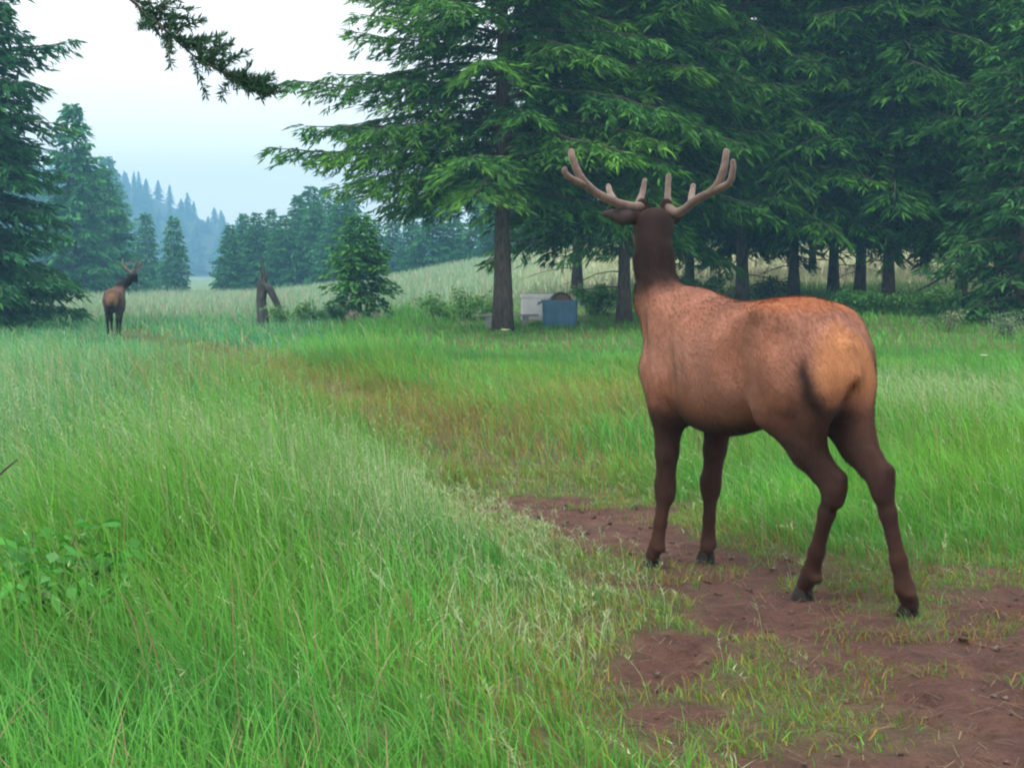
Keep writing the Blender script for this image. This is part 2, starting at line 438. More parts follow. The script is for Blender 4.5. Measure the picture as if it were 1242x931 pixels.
# left edge: dark tree, boughs to the ground
TREES['left'] = {'g': conifer(51, 14, .2, lambda u: 3.2 * (1 - u) ** .62, .22, .09, .19, .06, .38, .045, [(8.6, 0.0, 3.3, .25, .2), (6.6, .25, 2.9, .15, .25), (7.6, -.35, 2.6, .2, .2)],
                              rise=.12, droop=.3, col=(.014, .085, .035), tip=(.035, .17, .05))}
tree('spruce_tree', 'left', 'dark spruce with sweeping boughs at the left meadow edge', base(-28, 47), 0)
tree('spruce_tree', 'left', 'dark spruce behind the sweeping boughs at the meadow edge', base(-120, 56), 2.0, None, 1.15)

# hazy conifers further off
for k, (sd_, H, L) in enumerate([(61, 9, 2.6), (62, 7, 1.9), (63, 8, 3.0)]):
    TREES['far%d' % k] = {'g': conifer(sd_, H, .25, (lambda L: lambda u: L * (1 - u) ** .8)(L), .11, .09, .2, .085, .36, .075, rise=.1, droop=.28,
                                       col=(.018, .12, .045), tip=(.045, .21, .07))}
tree('hazy_conifer', 'far0', 'hazy green conifer behind the distant elk', base(92, 112), .5, None, 1.62)
tree('hazy_conifer', 'far2', 'broad hazy conifer beside the distant elk head', base(128, 122), 1.5, None, 1.32)
tree('hazy_conifer', 'far1', 'small pointed conifer standing alone before the blue hill', base(212, 140), .9, None, 1.02)
tree('hazy_conifer', 'far1', 'small conifer touching the trees behind the distant elk', base(178, 150), 2.9, None, 1.12)
k = 0
for px, d, s in [(280, 128, .76), (296, 134, .8), (312, 131, .9), (330, 136, .85), (345, 129, .86), (362, 138, 1.0), (378, 146, 1.3), (395, 150, 1.15)]:
    tree('hazy_conifer', 'far2' if k % 2 == 0 else 'far0', 'hazy bushy conifer in the clump behind the broken stump', base(px, d), k * 1.3, 'clump behind the stump', s); k += 1
rl = random.Random(5)
for px in range(385, 1270, 24):
    tree('hazy_conifer', 'far%d' % rl.randrange(3), 'conifer in the tree line along the far side of the hayfield', base(px + rl.uniform(-7, 7), rl.uniform(124, 142)), rl.uniform(0, 6), 'tree line beyond the hayfield', rl.uniform(.72, 1.05)); k += 1
for px in range(-30, 160, 22):
    tree('hazy_conifer', 'far%d' % rl.randrange(3), 'tall misty conifer far behind the left meadow', base(px + rl.uniform(-8, 8), rl.uniform(240, 310)), rl.uniform(0, 6), 'misty trees behind the left meadow', rl.uniform(1.5, 2.4) * (1.25 if px < 150 else .85))

# young conifer in the meadow
TREES['young'] = {'g': conifer(71, 3.3, .12, lambda u: 1.15 * (1 - u) ** .62 * (1.15 if u > .22 else .85), .06, .05, .12, .05, .19, .04, rise=.3, droop=.25, col=(.022, .12, .035), tip=(.075, .26, .06), fill=.9)}
tree('young_conifer', 'young', 'young bushy conifer alone in the meadow near the broken stump', base(437, 46), .3)

# hillside wood: too far and too many to count
rf = np.random.default_rng(88)
def spike_tree(rg, H, L, nlay=8, nf=7):
    V = []; Fs = []
    for i in range(nlay):
        u = i / nlay; z = H * (.08 + .92 * u); r = L * (1 - u) ** .8
        for j in range(nf):
            a = 2 * pi * (j + rg.random()) / nf; rr_ = r * rg.uniform(.6, 1.15); wd = rr_ * .36 + .12
            c, s_ = cos(a), sin(a); b = len(V)
            V += [(0, 0, z + H * .1), (c * rr_ * .6 - s_ * wd, s_ * rr_ * .6 + c * wd, z - .02 * H), (c * rr_, s_ * rr_, z - .07 * H), (c * rr_ * .6 + s_ * wd, s_ * rr_ * .6 - c * wd, z - .02 * H)]
            Fs.append((b, b + 1, b + 2, b + 3))
    return np.array(V), np.array(Fs)
V = []; Fs = []; C = []; nb = 0
for i in range(1500):
    y = rf.uniform(600, 820); x = rf.uniform(-520, 400)
    v, f = spike_tree(rf, rf.uniform(6, 13), rf.uniform(3.4, 6.0))
    v = v + np.array([x, y, hill_z(x, y) - .5]); V.append(v); Fs.append(f + nb); nb += len(v)
    C.append(np.tile(np.array([.02, .09, .05]) * rf.uniform(.7, 1.3), (len(v), 1)))
wood_o = mesh('forest', np.concatenate(V), np.concatenate(Fs), M_needle, None, np.concatenate(C))
tag(wood_o, 'blue misty conifer forest covering the far hill', 'forest', kind='stuff')

# bough hanging into the sky from a tree outside the picture
def hanging_bough():
    root = thing('overhanging_tree', 'tree beside the trail whose leafy bough hangs into the open sky', 'tree', base(-420, 11))
    o = np.array(root.location); rr = random.Random(4); rg = np.random.default_rng(4)
    wd = MB()
    wd.tube([(0, 0, -.15), (.03, 0, 1.5), (-.02, .02, 3), (.03, .05, 4.6), (0, 0, 7), (0, 0, 9)], [.24, .18, .165, .15, .11, .04], 12, True, .06, rr)
    c = [np.array([0, 0, 4.75]) + o] + [P(*q) for q in [(-200, -250, 11), (40, -105, 11), (170, 10, 10.9), (235, 68, 10.8), (285, 98, 10.7), (318, 118, 10.65)]]
    c = [q - o for q in c]
    wd.tube(c, [.05, .03, .016, .011, .008, .005, .003], 6, False)
    PV = []; PD = []
    us = np.linspace(0, 1, len(c)); C = np.array(c)
    twigs = []
    for i in range(80):
        u = rr.uniform(.45, .99); p0 = np.array([np.interp(u, us, C[:, j]) for j in range(3)])
        t = np.array([np.interp(min(u + .03, 1), us, C[:, j]) for j in range(3)]) - np.array([np.interp(u - .03, us, C[:, j]) for j in range(3)]); t /= np.linalg.norm(t)
        dd = t * rr.uniform(.3, 1) + np.array([rr.uniform(-.4, 1.0), rr.uniform(-.8, .8), rr.uniform(-.12, .9)]); dd /= np.linalg.norm(dd)
        l = rr.uniform(.1, .4) * (1.15 - 1.2 * max(0, u - .5))
        e = p0 + dd * l + np.array([0, 0, -.06 * l])
        wd.tube([p0, (p0 + e) / 2 + np.array([0, 0, .015]), e], [.005, .004, .002], 4, False)
        twigs.append((p0, e, dd))
    for p0, e, dd in twigs:
        n_ = int(np.linalg.norm(e - p0) / .004); v = rg.random(n_)
        pos = p0 + (e - p0) * v[:, None]; rnd = unit(rg.normal(0, 1, (n_, 3)) + np.array([0, 0, .1]))
        PV.append(pos); PD.append(unit(dd * .8 + rnd * .8))
    p = np.concatenate(PV); d = np.concatenate(PD); n_ = len(p)
    V, Q = quads_from(p, d, unit(np.cross(d, rg.normal(0, 1, d.shape))), rg.uniform(.035, .08, n_), rg.uniform(.004, .008, n_))
    cl = np.array([.03, .085, .035]) * rg.uniform(.6, 1.5, (n_, 1))
    wd.build('trunk', M_bark, root, True); mesh('bough', V, Q, M_needle, root, np.repeat(cl, 4, 0))
hanging_bough()

# ------------------------------------------------------------------ broken stump and junk
def broken_stump():
    b = base(318, 47); root = thing('broken_stump', 'dead broken stump with a leaning splintered limb in the meadow', 'stump', b)
    rr = random.Random(2); m = MB()
    m.tube([(0, 0, -.15), (.02, 0, .4), (-.03, .02, .9), (.02, 0, 1.35), (.05, 0, 1.62), (.06, 0, 1.85), (.05, 0, 2.2)], [.24, .19, .17, .16, .12, .05, .012], 10, True, .14, rr)
    m.build('snag', M_deadwood, root)
    m = MB(); m.tube([(.02, -.05, 1.45), (.25, -.08, 1.3), (.45, -.05, .9), (.6, 0, .5), (.72, .05, -.08)], [.1, .12, .11, .11, .13], 8, True, .12, rr)
    m.build('leaning_limb', M_deadwood, root)
    m = MB()
    for i in range(9):
        a = rr.uniform(0, 6.28); z = rr.uniform(.7, 1.9); l = rr.uniform(.15, .5)
        m.tube([(.03, 0, z), (.03 + cos(a) * l * .6, sin(a) * l * .6, z + .1), (.03 + cos(a) * l, sin(a) * l, z + rr.uniform(.05, .35))], [.025, .016, .005], 5, False, .1, rr)
    m.build('splinters', M_deadwood, root)
broken_stump()

M_white = ramp_mat('faded_white_plastic', (.74, .76, .78), (.88, .89, .9), 3, .5, .1)
M_blue = ramp_mat('blue_plastic', (.03, .115, .19), (.05, .16, .26), 3, .45, .1)
M_rust = ramp_mat('rusty_brown', (.09, .05, .036), (.17, .095, .065), 6, .85, .4)
M_dark = ramp_mat('black_rubber', (.012, .012, .014), (.03, .03, .03), 5, .7, .2)
M_plank = ramp_mat('grey_plank', (.22, .22, .22), (.42, .42, .41), 5, .9, .5, 6, (.4, 4, 4), .01)

def lathe(m, prof, c, ax, sides=24):
    """prof: list (distance along axis, radius); ax horizontal unit vector"""
    ax = np.array(ax, float); up = np.array([0, 0, 1.0]); sd2 = np.cross(ax, up); V = []; Fs = []
    for (s, r) in prof:
        for k in range(sides):
            th = 2 * pi * k / sides; V.append(np.array(c) + ax * s + (sd2 * cos(th) + up * sin(th)) * r)
    for i in range(len(prof) - 1):
        for k in range(sides):
            k2 = (k + 1) % sides; Fs.append((i * sides + k, i * sides + k2, (i + 1) * sides + k2, (i + 1) * sides + k))
    m.add(V, Fs)

def junk():
    b = base(660, 39.2)
    root = thing('white_chest', 'faded white chest standing in the grass behind the blue bin', 'chest', b, rz=-.06)
    def slab(m, x, y, z0, z1, r=.06, bulge=0):
        V = []; Fs = []; k = 4; n_ = 16
        for z, sc in ((z0, .985), (z0 + .02, 1), (z1 - .03, 1), (z1, .975), (z1 + bulge, .6)):
            for (qx, qy, a0) in ((1, 1, 0), (-1, 1, pi / 2), (-1, -1, pi), (1, -1, 1.5 * pi)):
                for t in range(k): V.append((qx * (x / 2 * sc - r) + r * cos(a0 + t * pi / 6), qy * (y / 2 * sc - r) + r * sin(a0 + t * pi / 6), z))
        for i in range(4):
            for q in range(n_): Fs.append((i * n_ + q, i * n_ + (q + 1) % n_, (i + 1) * n_ + (q + 1) % n_, (i + 1) * n_ + q))
        Fs.append(tuple(range(n_))[::-1]); Fs.append(tuple(4 * n_ + q for q in range(n_))); m.add(V, Fs)
    m = MB(); slab(m, 1.2, .62, .14, .70); m.build('box', M_white, root)
    m = MB(); slab(m, 1.26, .68, .708, .80, .07, .012); m.build('lid', M_white, root)
    for x in (-.5, .5):
        for y in (-.22, .22):
            m = MB(); m.box((x, y, .055), (.09, .09, .19)); m.build('foot', M_dark, root)
    m = MB(); m.tube([(-.15, -.31, .6), (-.15, -.36, .6), (.15, -.36, .6), (.15, -.31, .6)], .014, 6); m.build('handle', M_dark, root)
    # bin
    b2 = base(679, 37.6); root = thing('blue_bin', 'open blue plastic bin standing in the grass before the white chest', 'bin', b2, rz=-.08)
    m = MB(); W, Dp, Hh = .88, .6, .72; V = []; Fs = []
    rings = [(0, .9, 0), (0, .97, .25), (0, 1, Hh - .07), (0, 1.06, Hh - .07), (0, 1.06, Hh), (0, .96, Hh), (0, .86, .08)]
    def ring(sx, z):
        o = []
        for (qx, qy) in ((1, 1), (-1, 1), (-1, -1), (1, -1)):
            for t in range(4):
                th = {(1, 1): 0, (-1, 1): pi / 2, (-1, -1): pi, (1, -1): 1.5 * pi}[(qx, qy)] + t * pi / 6
                o.append((qx * (W / 2 * sx - .08) + .08 * cos(th), qy * (Dp / 2 * sx - .08) + .08 * sin(th), z - .03))
        return o
    for (_, s, z) in rings: V += ring(s, z)
    for i in range(len(rings) - 1):
        for k in range(16):
            k2 = (k + 1) % 16; Fs.append((i * 16 + k, i * 16 + k2, (i + 1) * 16 + k2, (i + 1) * 16 + k))
    Fs.append(tuple(range(16))[::-1]); Fs.append(tuple(6 * 16 + k for k in range(16)))
    m.add(V, Fs); m.build('tub', M_blue, root)
    for x in (-.3, 0, .3):
        m = MB(); m.box((x, -.31, .34), (.05, .05, .56)); m.build('rib', M_blue, root)
    for s in (-1, 1):
        m = MB(); m.tube([(s * .5, -.12, .6), (s * .56, -.1, .58), (s * .56, .1, .58), (s * .5, .12, .6)], .016, 6); m.build('handle', M_blue, root)
    root = thing('log_round', 'short brown log standing out of the top of the blue bin', 'log', b2 + (0.02, .03, .0))
    ax = unit(np.array([.1, -1, 0.0])); c = np.array([0.0, 0, .60])
    m = MB(); lathe(m, [(-.24, .22), (-.2, .285), (0, .295), (.2, .288), (.225, .27), (.225, .235)], c, ax, 18); m.build('bark', M_dark, root)
    m = MB(); lathe(m, [(.222, .24), (.226, .12), (.226, .005)], c, ax, 18); m.build('cut_end', M_rust, root)
    # plank
    p0 = base(578, 38.2); p1 = base(652, 38.6)
    root = thing('grey_plank', 'weathered grey plank on two blocks running past the fir trunk', 'plank', (p0 + p1) / 2)
    an = math.atan2(p1[1] - p0[1], p1[0] - p0[0]); ln = np.linalg.norm((p1 - p0)[:2])
    m = MB(); m.box((0, 0, .31), (ln, .24, .05), an); m.build('board', M_plank, root)
    for s in (-.3, .3):
        m = MB(); m.box((s * ln * cos(an), s * ln * sin(an), .13), (.14, .16, .32), an); m.build('block', M_plank, root)
    # pole leaning at the grove
    a0 = base(1084, 41.8); a1 = P(1162, 322, 43.5)
    m = MB(); m.tube([a0 + (0, 0, -.05), a0 * .66 + a1 * .34 + (0, 0, .06), a0 * .33 + a1 * .67 + (0, 0, -.03), a1], [.045, .04, .032, .016], 7, True, .1)
    for t, l in ((.4, .5), (.55, .4), (.7, .6), (.82, .4), (.9, .3)):
        q = a0 * (1 - t) + a1 * t; s_ = random.choice((-1, 1)); m.tube([q, q + (.15, .1 * s_, .1), q + (l, .2 * s_, .16 * s_)], [.014, .01, .003], 4, False)
    o = m.build('fallen_pole', M_deadwood); tag(o, 'thin dead pole leaning up from the foot of the thick fir trunk', 'pole')
junk()

# ------------------------------------------------------------------ elk
def smin(a, b, k):
    h = np.clip(.5 + .5 * (b - a) / k, 0, 1); return b * (1 - h) + a * h - k * h * (1 - h)

class Sdf:
    def __init__(s): s.pr = []
    def cone(s, a, b, ra, rb, k=.05, sq=(1, 1, 1)): s.pr.append(('c', np.array(a, float), np.array(b, float), ra, rb, k, np.array(sq, float)))
    def ell(s, c, r, k=.05, rot=0): s.pr.append(('e', np.array(c, float), np.array(r, float), rot, 0, k, None))
    def sub(s, c, r, k=.04, rot=0): s.pr.append(('s', np.array(c, float), np.array(r, float), rot, 0, k, None))
    def chain(s, pts, rad, k=.03):
        for i in range(len(pts) - 1): s.cone(pts[i], pts[i + 1], rad[i], rad[i + 1], k)
    def torso(s, tab):
        t = np.array(tab); s.tab = t
        ss = np.linspace(t[0, 0], t[-1, 0], 200)
        f = lambda j: np.convolve(np.pad(np.interp(ss, t[:, 0], t[:, j]), 8, 'edge'), np.hanning(19)[1:-1] / np.hanning(19)[1:-1].sum(), 'valid')[:200]
        s.tz = (ss, f(1), f(2), f(3))
    def one(s, q, p):
        if q[0] == 'c':
            _, a, b, ra, rb, k, sq = q; A_ = a / sq; B_ = b / sq; X_ = p / sq
            ab = B_ - A_; u = np.clip(((X_ - A_) @ ab) / (ab @ ab + 1e-9), 0, 1)
            return (np.linalg.norm(X_ - A_ - u[:, None] * ab, axis=1) - (ra + (rb - ra) * u)) * sq.min()
        _, c, r, rot, _, k, _ = q; v = p - c; cr, sr = cos(rot), sin(rot)
        x = v[:, 0] * cr + v[:, 2] * sr; z = -v[:, 0] * sr + v[:, 2] * cr
        n_ = np.sqrt((x / r[0]) ** 2 + (v[:, 1] / r[1]) ** 2 + (z / r[2]) ** 2); return (n_ - 1) * min(r)
    def tors(s, p):
        ss, tp, bt, wd = s.tz; x = np.clip(p[:, 0], ss[0], ss[-1])
        T_ = np.interp(x, ss, tp); B_ = np.interp(x, ss, bt); W_ = np.interp(x, ss, wd)
        c = B_ + (T_ - B_) * .52; h = np.where(p[:, 2] > c, T_ - c, c - B_)
        # egg shaped section, widest a little below the middle
        kz = np.abs((p[:, 2] - c) / h); kt = np.abs(p[:, 1] / W_)
        n_ = (kz ** 2.15 + kt ** 2.15) ** (1 / 2.15)
        d = (n_ - 1) * np.minimum(h, W_)
        return d + np.maximum(np.abs(p[:, 0] - x) - .0, 0) * 1.0
    def ev(s, p):
        d = s.tors(p)
        for q in s.pr: d = smin(d, s.one(q, p), q[5]) if q[0] != 's' else -smin(-d, s.one(q, p), q[5])
        return d
    def grid(s, lo, hi, h):
        lo = np.array(lo); n_ = np.ceil((np.array(hi) - lo) / h).astype(int) + 1
        ax = [lo[i] + h * np.arange(n_[i]) for i in range(3)]
        Pp = np.stack(np.meshgrid(*ax, indexing='ij'), -1)
        d = s.tors(Pp.reshape(-1, 3)).reshape(n_)
        for q in s.pr:
            if q[0] == 'c': l = np.minimum(q[1] - q[3] * 1.0, q[2] - q[4]); l = np.minimum(np.minimum(q[1], q[2]) - max(q[3], q[4]) * q[6].max(), l); u = np.maximum(q[1], q[2]) + max(q[3], q[4]) * q[6].max()
            else: m_ = max(q[2]); l = q[1] - m_; u = q[1] + m_
            l = l - .1; u = u + .1
            i0 = np.clip(((l - lo) / h).astype(int), 0, n_ - 1); i1 = np.clip(((u - lo) / h).astype(int) + 2, 1, n_)
            sl = tuple(slice(a, b) for a, b in zip(i0, i1)); sub = Pp[sl]
            e1 = s.one(q, sub.reshape(-1, 3)); d[sl] = (smin(d[sl].ravel(), e1, q[5]) if q[0] != 's' else -smin(-d[sl].ravel(), e1, q[5])).reshape(d[sl].shape)
        return d, lo, n_
    def surface(s, lo, hi, h):
        d, lo, n_ = s.grid(lo, hi, h); ins = d < 0
        c = np.zeros(n_ - 1, int)
        for dx in (0, 1):
            for dy in (0, 1):
                for dz in (0, 1): c += ins[dx:n_[0] - 1 + dx, dy:n_[1] - 1 + dy, dz:n_[2] - 1 + dz]
        act = (c > 0) & (c < 8); idx = -np.ones(n_ - 1, int); I = np.argwhere(act); idx[act] = np.arange(len(I))
        V = lo + (I + .5) * h
        for it in range(5):
            e = h * .25; f = s.ev(V)
            g = np.stack([s.ev(V + np.eye(3)[i] * e) - s.ev(V - np.eye(3)[i] * e) for i in range(3)], 1) / (2 * e)
            st = -(f / (np.sum(g * g, 1) + 1e-6))[:, None] * g
            V = V + np.clip(st, -h * .5, h * .5)
        Fs = []
        for axx in range(3):
            a, b = [(1, 2), (2, 0), (0, 1)][axx]
            s0 = [slice(None)] * 3; s1 = [slice(None)] * 3; s0[axx] = slice(0, -1); s1[axx] = slice(1, None)
            ch = ins[tuple(s0)] != ins[tuple(s1)]; E = np.argwhere(ch)
            E = E[(E[:, a] > 0) & (E[:, b] > 0) & (E[:, a] < n_[a] - 1) & (E[:, b] < n_[b] - 1)]
            fl = ins[tuple(s0)][tuple(E.T)]
            def cell(da, db):
                q = E.copy(); q[:, a] -= da; q[:, b] -= db; return idx[tuple(q.T)]
            Q = np.stack([cell(1, 1), cell(0, 1), cell(0, 0), cell(1, 0)], 1)
            Q[~fl] = Q[~fl][:, ::-1]; Fs.append(Q)
        Fs = np.concatenate(Fs); return V, Fs[(Fs >= 0).all(1)]

def elk_fur():
    m, t, p = newmat('elk_summer_coat'); L = t.links.new; N = t.nodes.new
    a = N('ShaderNodeAttribute'); a.attribute_name = 'col'
    tc = N('ShaderNodeTexCoord'); mp = N('ShaderNodeMapping'); mp.inputs['Scale'].default_value = (1, 2.5, 2.5)
    n = N('ShaderNodeTexNoise'); n.inputs['Scale'].default_value = 90; n.inputs['Detail'].default_value = 4
    n2 = N('ShaderNodeTexNoise'); n2.inputs['Scale'].default_value = 7; n2.inputs['Detail'].default_value = 5
    L(tc.outputs['Object'], mp.inputs[0]); L(mp.outputs[0], n.inputs['Vector']); L(tc.outputs['Object'], n2.inputs['Vector'])
    ad = N('ShaderNodeMath'); ad.operation = 'ADD'; L(n.outputs[0], ad.inputs[0]); L(n2.outputs[0], ad.inputs[1])
    mr = N('ShaderNodeMapRange'); mr.inputs['From Min'].default_value = .7; mr.inputs['From Max'].default_value = 1.3; mr.inputs['To Min'].default_value = .72; mr.inputs['To Max'].default_value = 1.25
    L(ad.outputs[0], mr.inputs['Value'])
    vm = N('ShaderNodeVectorMath'); vm.operation = 'SCALE'; L(a.outputs['Color'], vm.inputs[0]); L(mr.outputs[0], vm.inputs['Scale']); L(vm.outputs[0], p.inputs['Base Color'])
    b = N('ShaderNodeBump'); b.inputs['Strength'].default_value = .35; b.inputs['Distance'].default_value = .008
    L(n.outputs[0], b.inputs['Height']); L(b.outputs[0], p.inputs['Normal'])
    p.inputs['Roughness'].default_value = .75; p.inputs['Specular IOR Level'].default_value = .1
    p.inputs['Sheen Weight'].default_value = .05; p.inputs['Sheen Roughness'].default_value = .5; p.inputs['Sheen Tint'].default_value = (.9, .75, .65, 1)
    return m
M_fur = elk_fur()
M_hair = leaf_mat('elk_hair', .15, .7, .1)
M_velvet = ramp_mat('antler_velvet', (.06, .04, .033), (.15, .1, .08), 18, .8, .3, 5, (1, 1, 1), .006)
M_velvet.node_tree.nodes['Principled BSDF'].inputs['Sheen Weight'].default_value = .4; M_velvet.node_tree.nodes['Principled BSDF'].inputs['Sheen Tint'].default_value = (.85, .72, .64, 1)
M_hoof = ramp_mat('hoof_horn', (.010, .008, .007), (.028, .022, .018), 20, .85, .4)
M_eye = ramp_mat('eye', (.01, .007, .005), (.012, .008, .006), 5, .1, 0)

TORSO = [(.015, 1.10, 1.0, .04), (.05, 1.175, .93, .09), (.11, 1.265, .87, .145), (.2, 1.34, .85, .20), (.32, 1.388, .84, .235), (.48, 1.385, .83, .24),
         (.7, 1.362, .755, .265), (.9, 1.355, .70, .28), (1.08, 1.38, .70, .262), (1.24, 1.42, .73, .225), (1.36, 1.40, .80, .195), (1.46, 1.31, .90, .15), (1.53, 1.18, 1.02, .07)]

def leg_hoof(root, toe, fwd, z0):
    m = MB()
    for s in (-1, 1):
        lat = np.array([-fwd[1], fwd[0], 0]); f = np.array([fwd[0], fwd[1], 0.])
        c = toe + lat * s * .021; c[2] = z0
        prof = [(-.004, [(-.045, .0), (-.03, .018), (.03, .020), (.062, .004), (.03, -.016), (-.03, -.016)]),
                (.028, [(-.042, .0), (-.028, .018), (.02, .019), (.046, .004), (.02, -.016), (-.028, -.016)]),
                (.062, [(-.03, .0), (-.02, .015), (.008, .016), (.022, .003), (.008, -.014), (-.02, -.014)])]
        V = []
        for z, r in prof:
            for (x, y) in r: V.append(c + f * x + lat * y * (s if s else 1) + np.array([0, 0, z]))
        Fs = [tuple(range(6)), tuple(range(12, 18))]
        for i in range(2):
            for k in range(6): Fs.append((i * 6 + k, i * 6 + (k + 1) % 6, (i + 1) * 6 + (k + 1) % 6, (i + 1) * 6 + k))
        m.add(V, Fs)
    return m.build('hoof', M_hoof, root)

def make_elk(label, O, hd, legs, neck, head, ears, antlers, res, tone=1.0):
    """O: ground point under the tail, hd: heading angle; joints in the body frame (forward, left, up)"""
    root = thing('elk', label, 'elk', O, 'elk in the meadow', hd)
    S = Sdf(); S.torso(TORSO)
    for sg in (1, -1):
        S.ell((1.26, sg * .178, 1.12), (.13, .085, .27), .035, -.25); S.ell((1.2, sg * .2, .96), (.09, .06, .12), .04, -.5)         # shoulder
        S.ell((.31, sg * .165, 1.09), (.185, .10, .245), .03, .3)            # thigh
        S.ell((.14, sg * .095, 1.06), (.105, .078, .17), .035)                # buttock
        S.ell((.42, sg * .155, 1.315), (.08, .045, .035), .07)               # hip bone
    for sg in (1, -1):
        S.sub((.575, sg * .30, 1.14), (.10, .085, .18), .05, .2)              # flank hollow
        S.sub((1.09, sg * .315, 1.06), (.045, .06, .2), .05, -.2)           # behind the shoulder
        S.sub((.22, sg * .27, 1.2), (.06, .06, .12), .05, .3)               # behind the hip
        S.sub((1.36, sg * .255, 1.2), (.05, .06, .13), .05, -.3)            # before the shoulder
    S.sub((.03, 0, .99), (.07, .016, .10), .03)                             # cleft below the tail
    S.ell((1.42, 0, 1.0), (.14, .14, .2), .06)                              # brisket
    hooves = []
    for kind, side, j in legs:
        j = [np.array(q, float) for q in j]
        if kind == 'f':      # elbow, knee, fetlock, toe
            top = np.array([1.31, side * .14, 1.0]); el_, kn, fe, to = j
            S.cone(top, el_, .13, .10, .06); S.cone(el_, el_ * .45 + kn * .55, .09, .056, .05); S.cone(el_ * .45 + kn * .55, kn, .056, .046, .03)
            S.cone(kn + (.008, 0, .03), kn - (0, 0, .035), .047, .043, .04)
            S.cone(kn, kn * .4 + fe * .6, .040, .031, .02); S.cone(kn * .4 + fe * .6, fe, .031, .038, .02)
            S.cone(fe, to + (-.01, 0, .06), .037, .036, .015); S.ell(fe + (-.03, 0, -.02), (.02, .03, .02), .015)
        else:                # stifle, hock, fetlock, toe
            top = np.array([.28, side * .13, 1.05]); st, ho, fe, to = j; q = (1, .78, 1)
            g1 = st * .45 + ho * .55; g2 = st * .2 + ho * .8
            S.cone(top, st, .165, .108, .06, (1, .85, 1)); S.cone(st, g1, .108, .085, .05, q); S.cone(g1, g2, .085, .066, .03, q); S.cone(g2, ho, .064, .056, .02, q)
            S.cone(np.array([.13, side * .105, 1.0]), g1 + (-.03, 0, 0), .095, .06, .05, q)
            back = ho + (-.045, 0, .045); S.cone(back, ho + (-.012, 0, -.06), .026, .038, .035); S.cone(back, g1 + (-.045, 0, 0), .02, .035, .03)
            S.cone(ho, ho + (fe - ho) * .3, .047, .037, .04, (1, .85, 1)); S.cone(ho + (fe - ho) * .3, ho * .25 + fe * .75, .037, .034, .03, (1, .9, 1)); S.cone(ho * .25 + fe * .75, fe, .034, .041, .03)
            S.cone(fe, to + (-.012, 0, .06), .044, .039, .015); S.ell(fe + (-.04, 0, -.025), (.022, .03, .022), .015)
        hooves.append((to, kind))
    nk, nr = neck
    for i in range(len(nk) - 1): S.cone(nk[i], nk[i + 1], nr[i], nr[i + 1], .09 if i == 0 else .05)
    poll, fwd = np.array(head[0], float), unit(np.array(head[1], float)); sidev = unit(np.cross(np.array([0, 0, 1.]), fwd)); upv = np.cross(fwd, sidev)
    hp = lambda f, l, u: poll + fwd * f + sidev * l + upv * u
    S.cone(hp(-.02, 0, -.01), hp(.1, 0, -.01), .088, .09, .04); S.cone(hp(.1, 0, -.015), hp(.3, 0, -.035), .088, .056, .04)
    S.cone(hp(.3, 0, -.035), hp(.36, 0, -.045), .056, .05, .03); S.cone(hp(.08, 0, -.09), hp(.3, 0, -.075), .06, .04, .03)
    for sg in (1, -1): S.ell(hp(.1, sg * .065, .02), (.035, .03, .03), .03)
    for (l, dv, ln_) in ears:
        b_ = hp(-.01, l * .07, .03); e_ = unit(np.array(dv, float)); S.cone(b_, b_ + e_ * ln_ * .5, .03, .045, .02, (1, 1, 1)); S.cone(b_ + e_ * ln_ * .5, b_ + e_ * ln_, .044, .012, .02)
    for sg in (1, -1): S.cone(hp(.03, sg * .05, .06), hp(.02, sg * .065, .11), .034, .03, .02)        # pedicles
    S.cone((.06, 0, 1.17), (.03, 0, 1.05), .026, .02, .04)              # tail
    V, Q = S.surface((-.5, -.6, -.0), (2.2, .75, 2.05), res)
    # coat colours by body region
    s_, t_, z_ = V[:, 0], V[:, 1], V[:, 2]
    body = np.array([.175, .075, .046]); bodyt = np.array([.245, .125, .092]); rump = np.array([.30, .145, .072]); darkc = np.array([.02, .013, .011]); leg = np.array([.034, .0175, .013]); bel = np.array([.045, .026, .019]); neckc = np.array([.011, .0078, .008])
    nz = (fbm(s_ * 9 + t_ * 3, z_ * 9 + t_ * 5, 5) - .5)
    c = body + (bodyt - body) * smooth((fbm(s_ * 2.5, z_ * 2.5 + t_, 6)[:, None] - .25) * 1.8)
    c = c * (1 + .45 * nz[:, None])
    mix = lambda c, k, m_: c * (1 - m_[:, None]) + k * m_[:, None]
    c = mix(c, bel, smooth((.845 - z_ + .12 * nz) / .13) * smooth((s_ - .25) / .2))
    edge = .105 - s_ + (z_ - 1.12) * .12 + .04 * nz + .25 * np.clip(.13 - np.abs(t_), 0, .13)
    rp = smooth((edge + .01) / .07) * smooth((z_ - .86) / .16)
    bd = np.exp(-((edge + .012) / (.02 + .035 * smooth((1.15 - z_) / .3))) ** 2) * smooth((1.2 - z_) / .14) * smooth((z_ - .62) / .1)
    topline = smooth((z_ - 1.30) / .06) * smooth((.85 - s_) / .5); c = mix(c, np.array([.27, .10, .042]), topline * .8)
    c = mix(c, rump, rp); c = mix(c, darkc, np.clip(bd * .97, 0, 1))
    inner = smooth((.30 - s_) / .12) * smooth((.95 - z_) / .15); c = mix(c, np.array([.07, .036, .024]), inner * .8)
    lw = smooth((.95 - z_ + .1 * nz) / .24) * (1 - .75 * smooth((s_ - .45) / .1) * smooth((1.08 - s_) / .08)); c = mix(c, leg, lw)
    c = mix(c, leg * np.array([1.35, 1.05, .85]), smooth((.45 - z_) / .3) * .25)
    nb = smooth((z_ - 1.30 + (s_ - 1.30) * .5 + .12 * nz) / .26) * smooth((s_ - 1.2) / .14); c = mix(c, neckc, nb * .97)
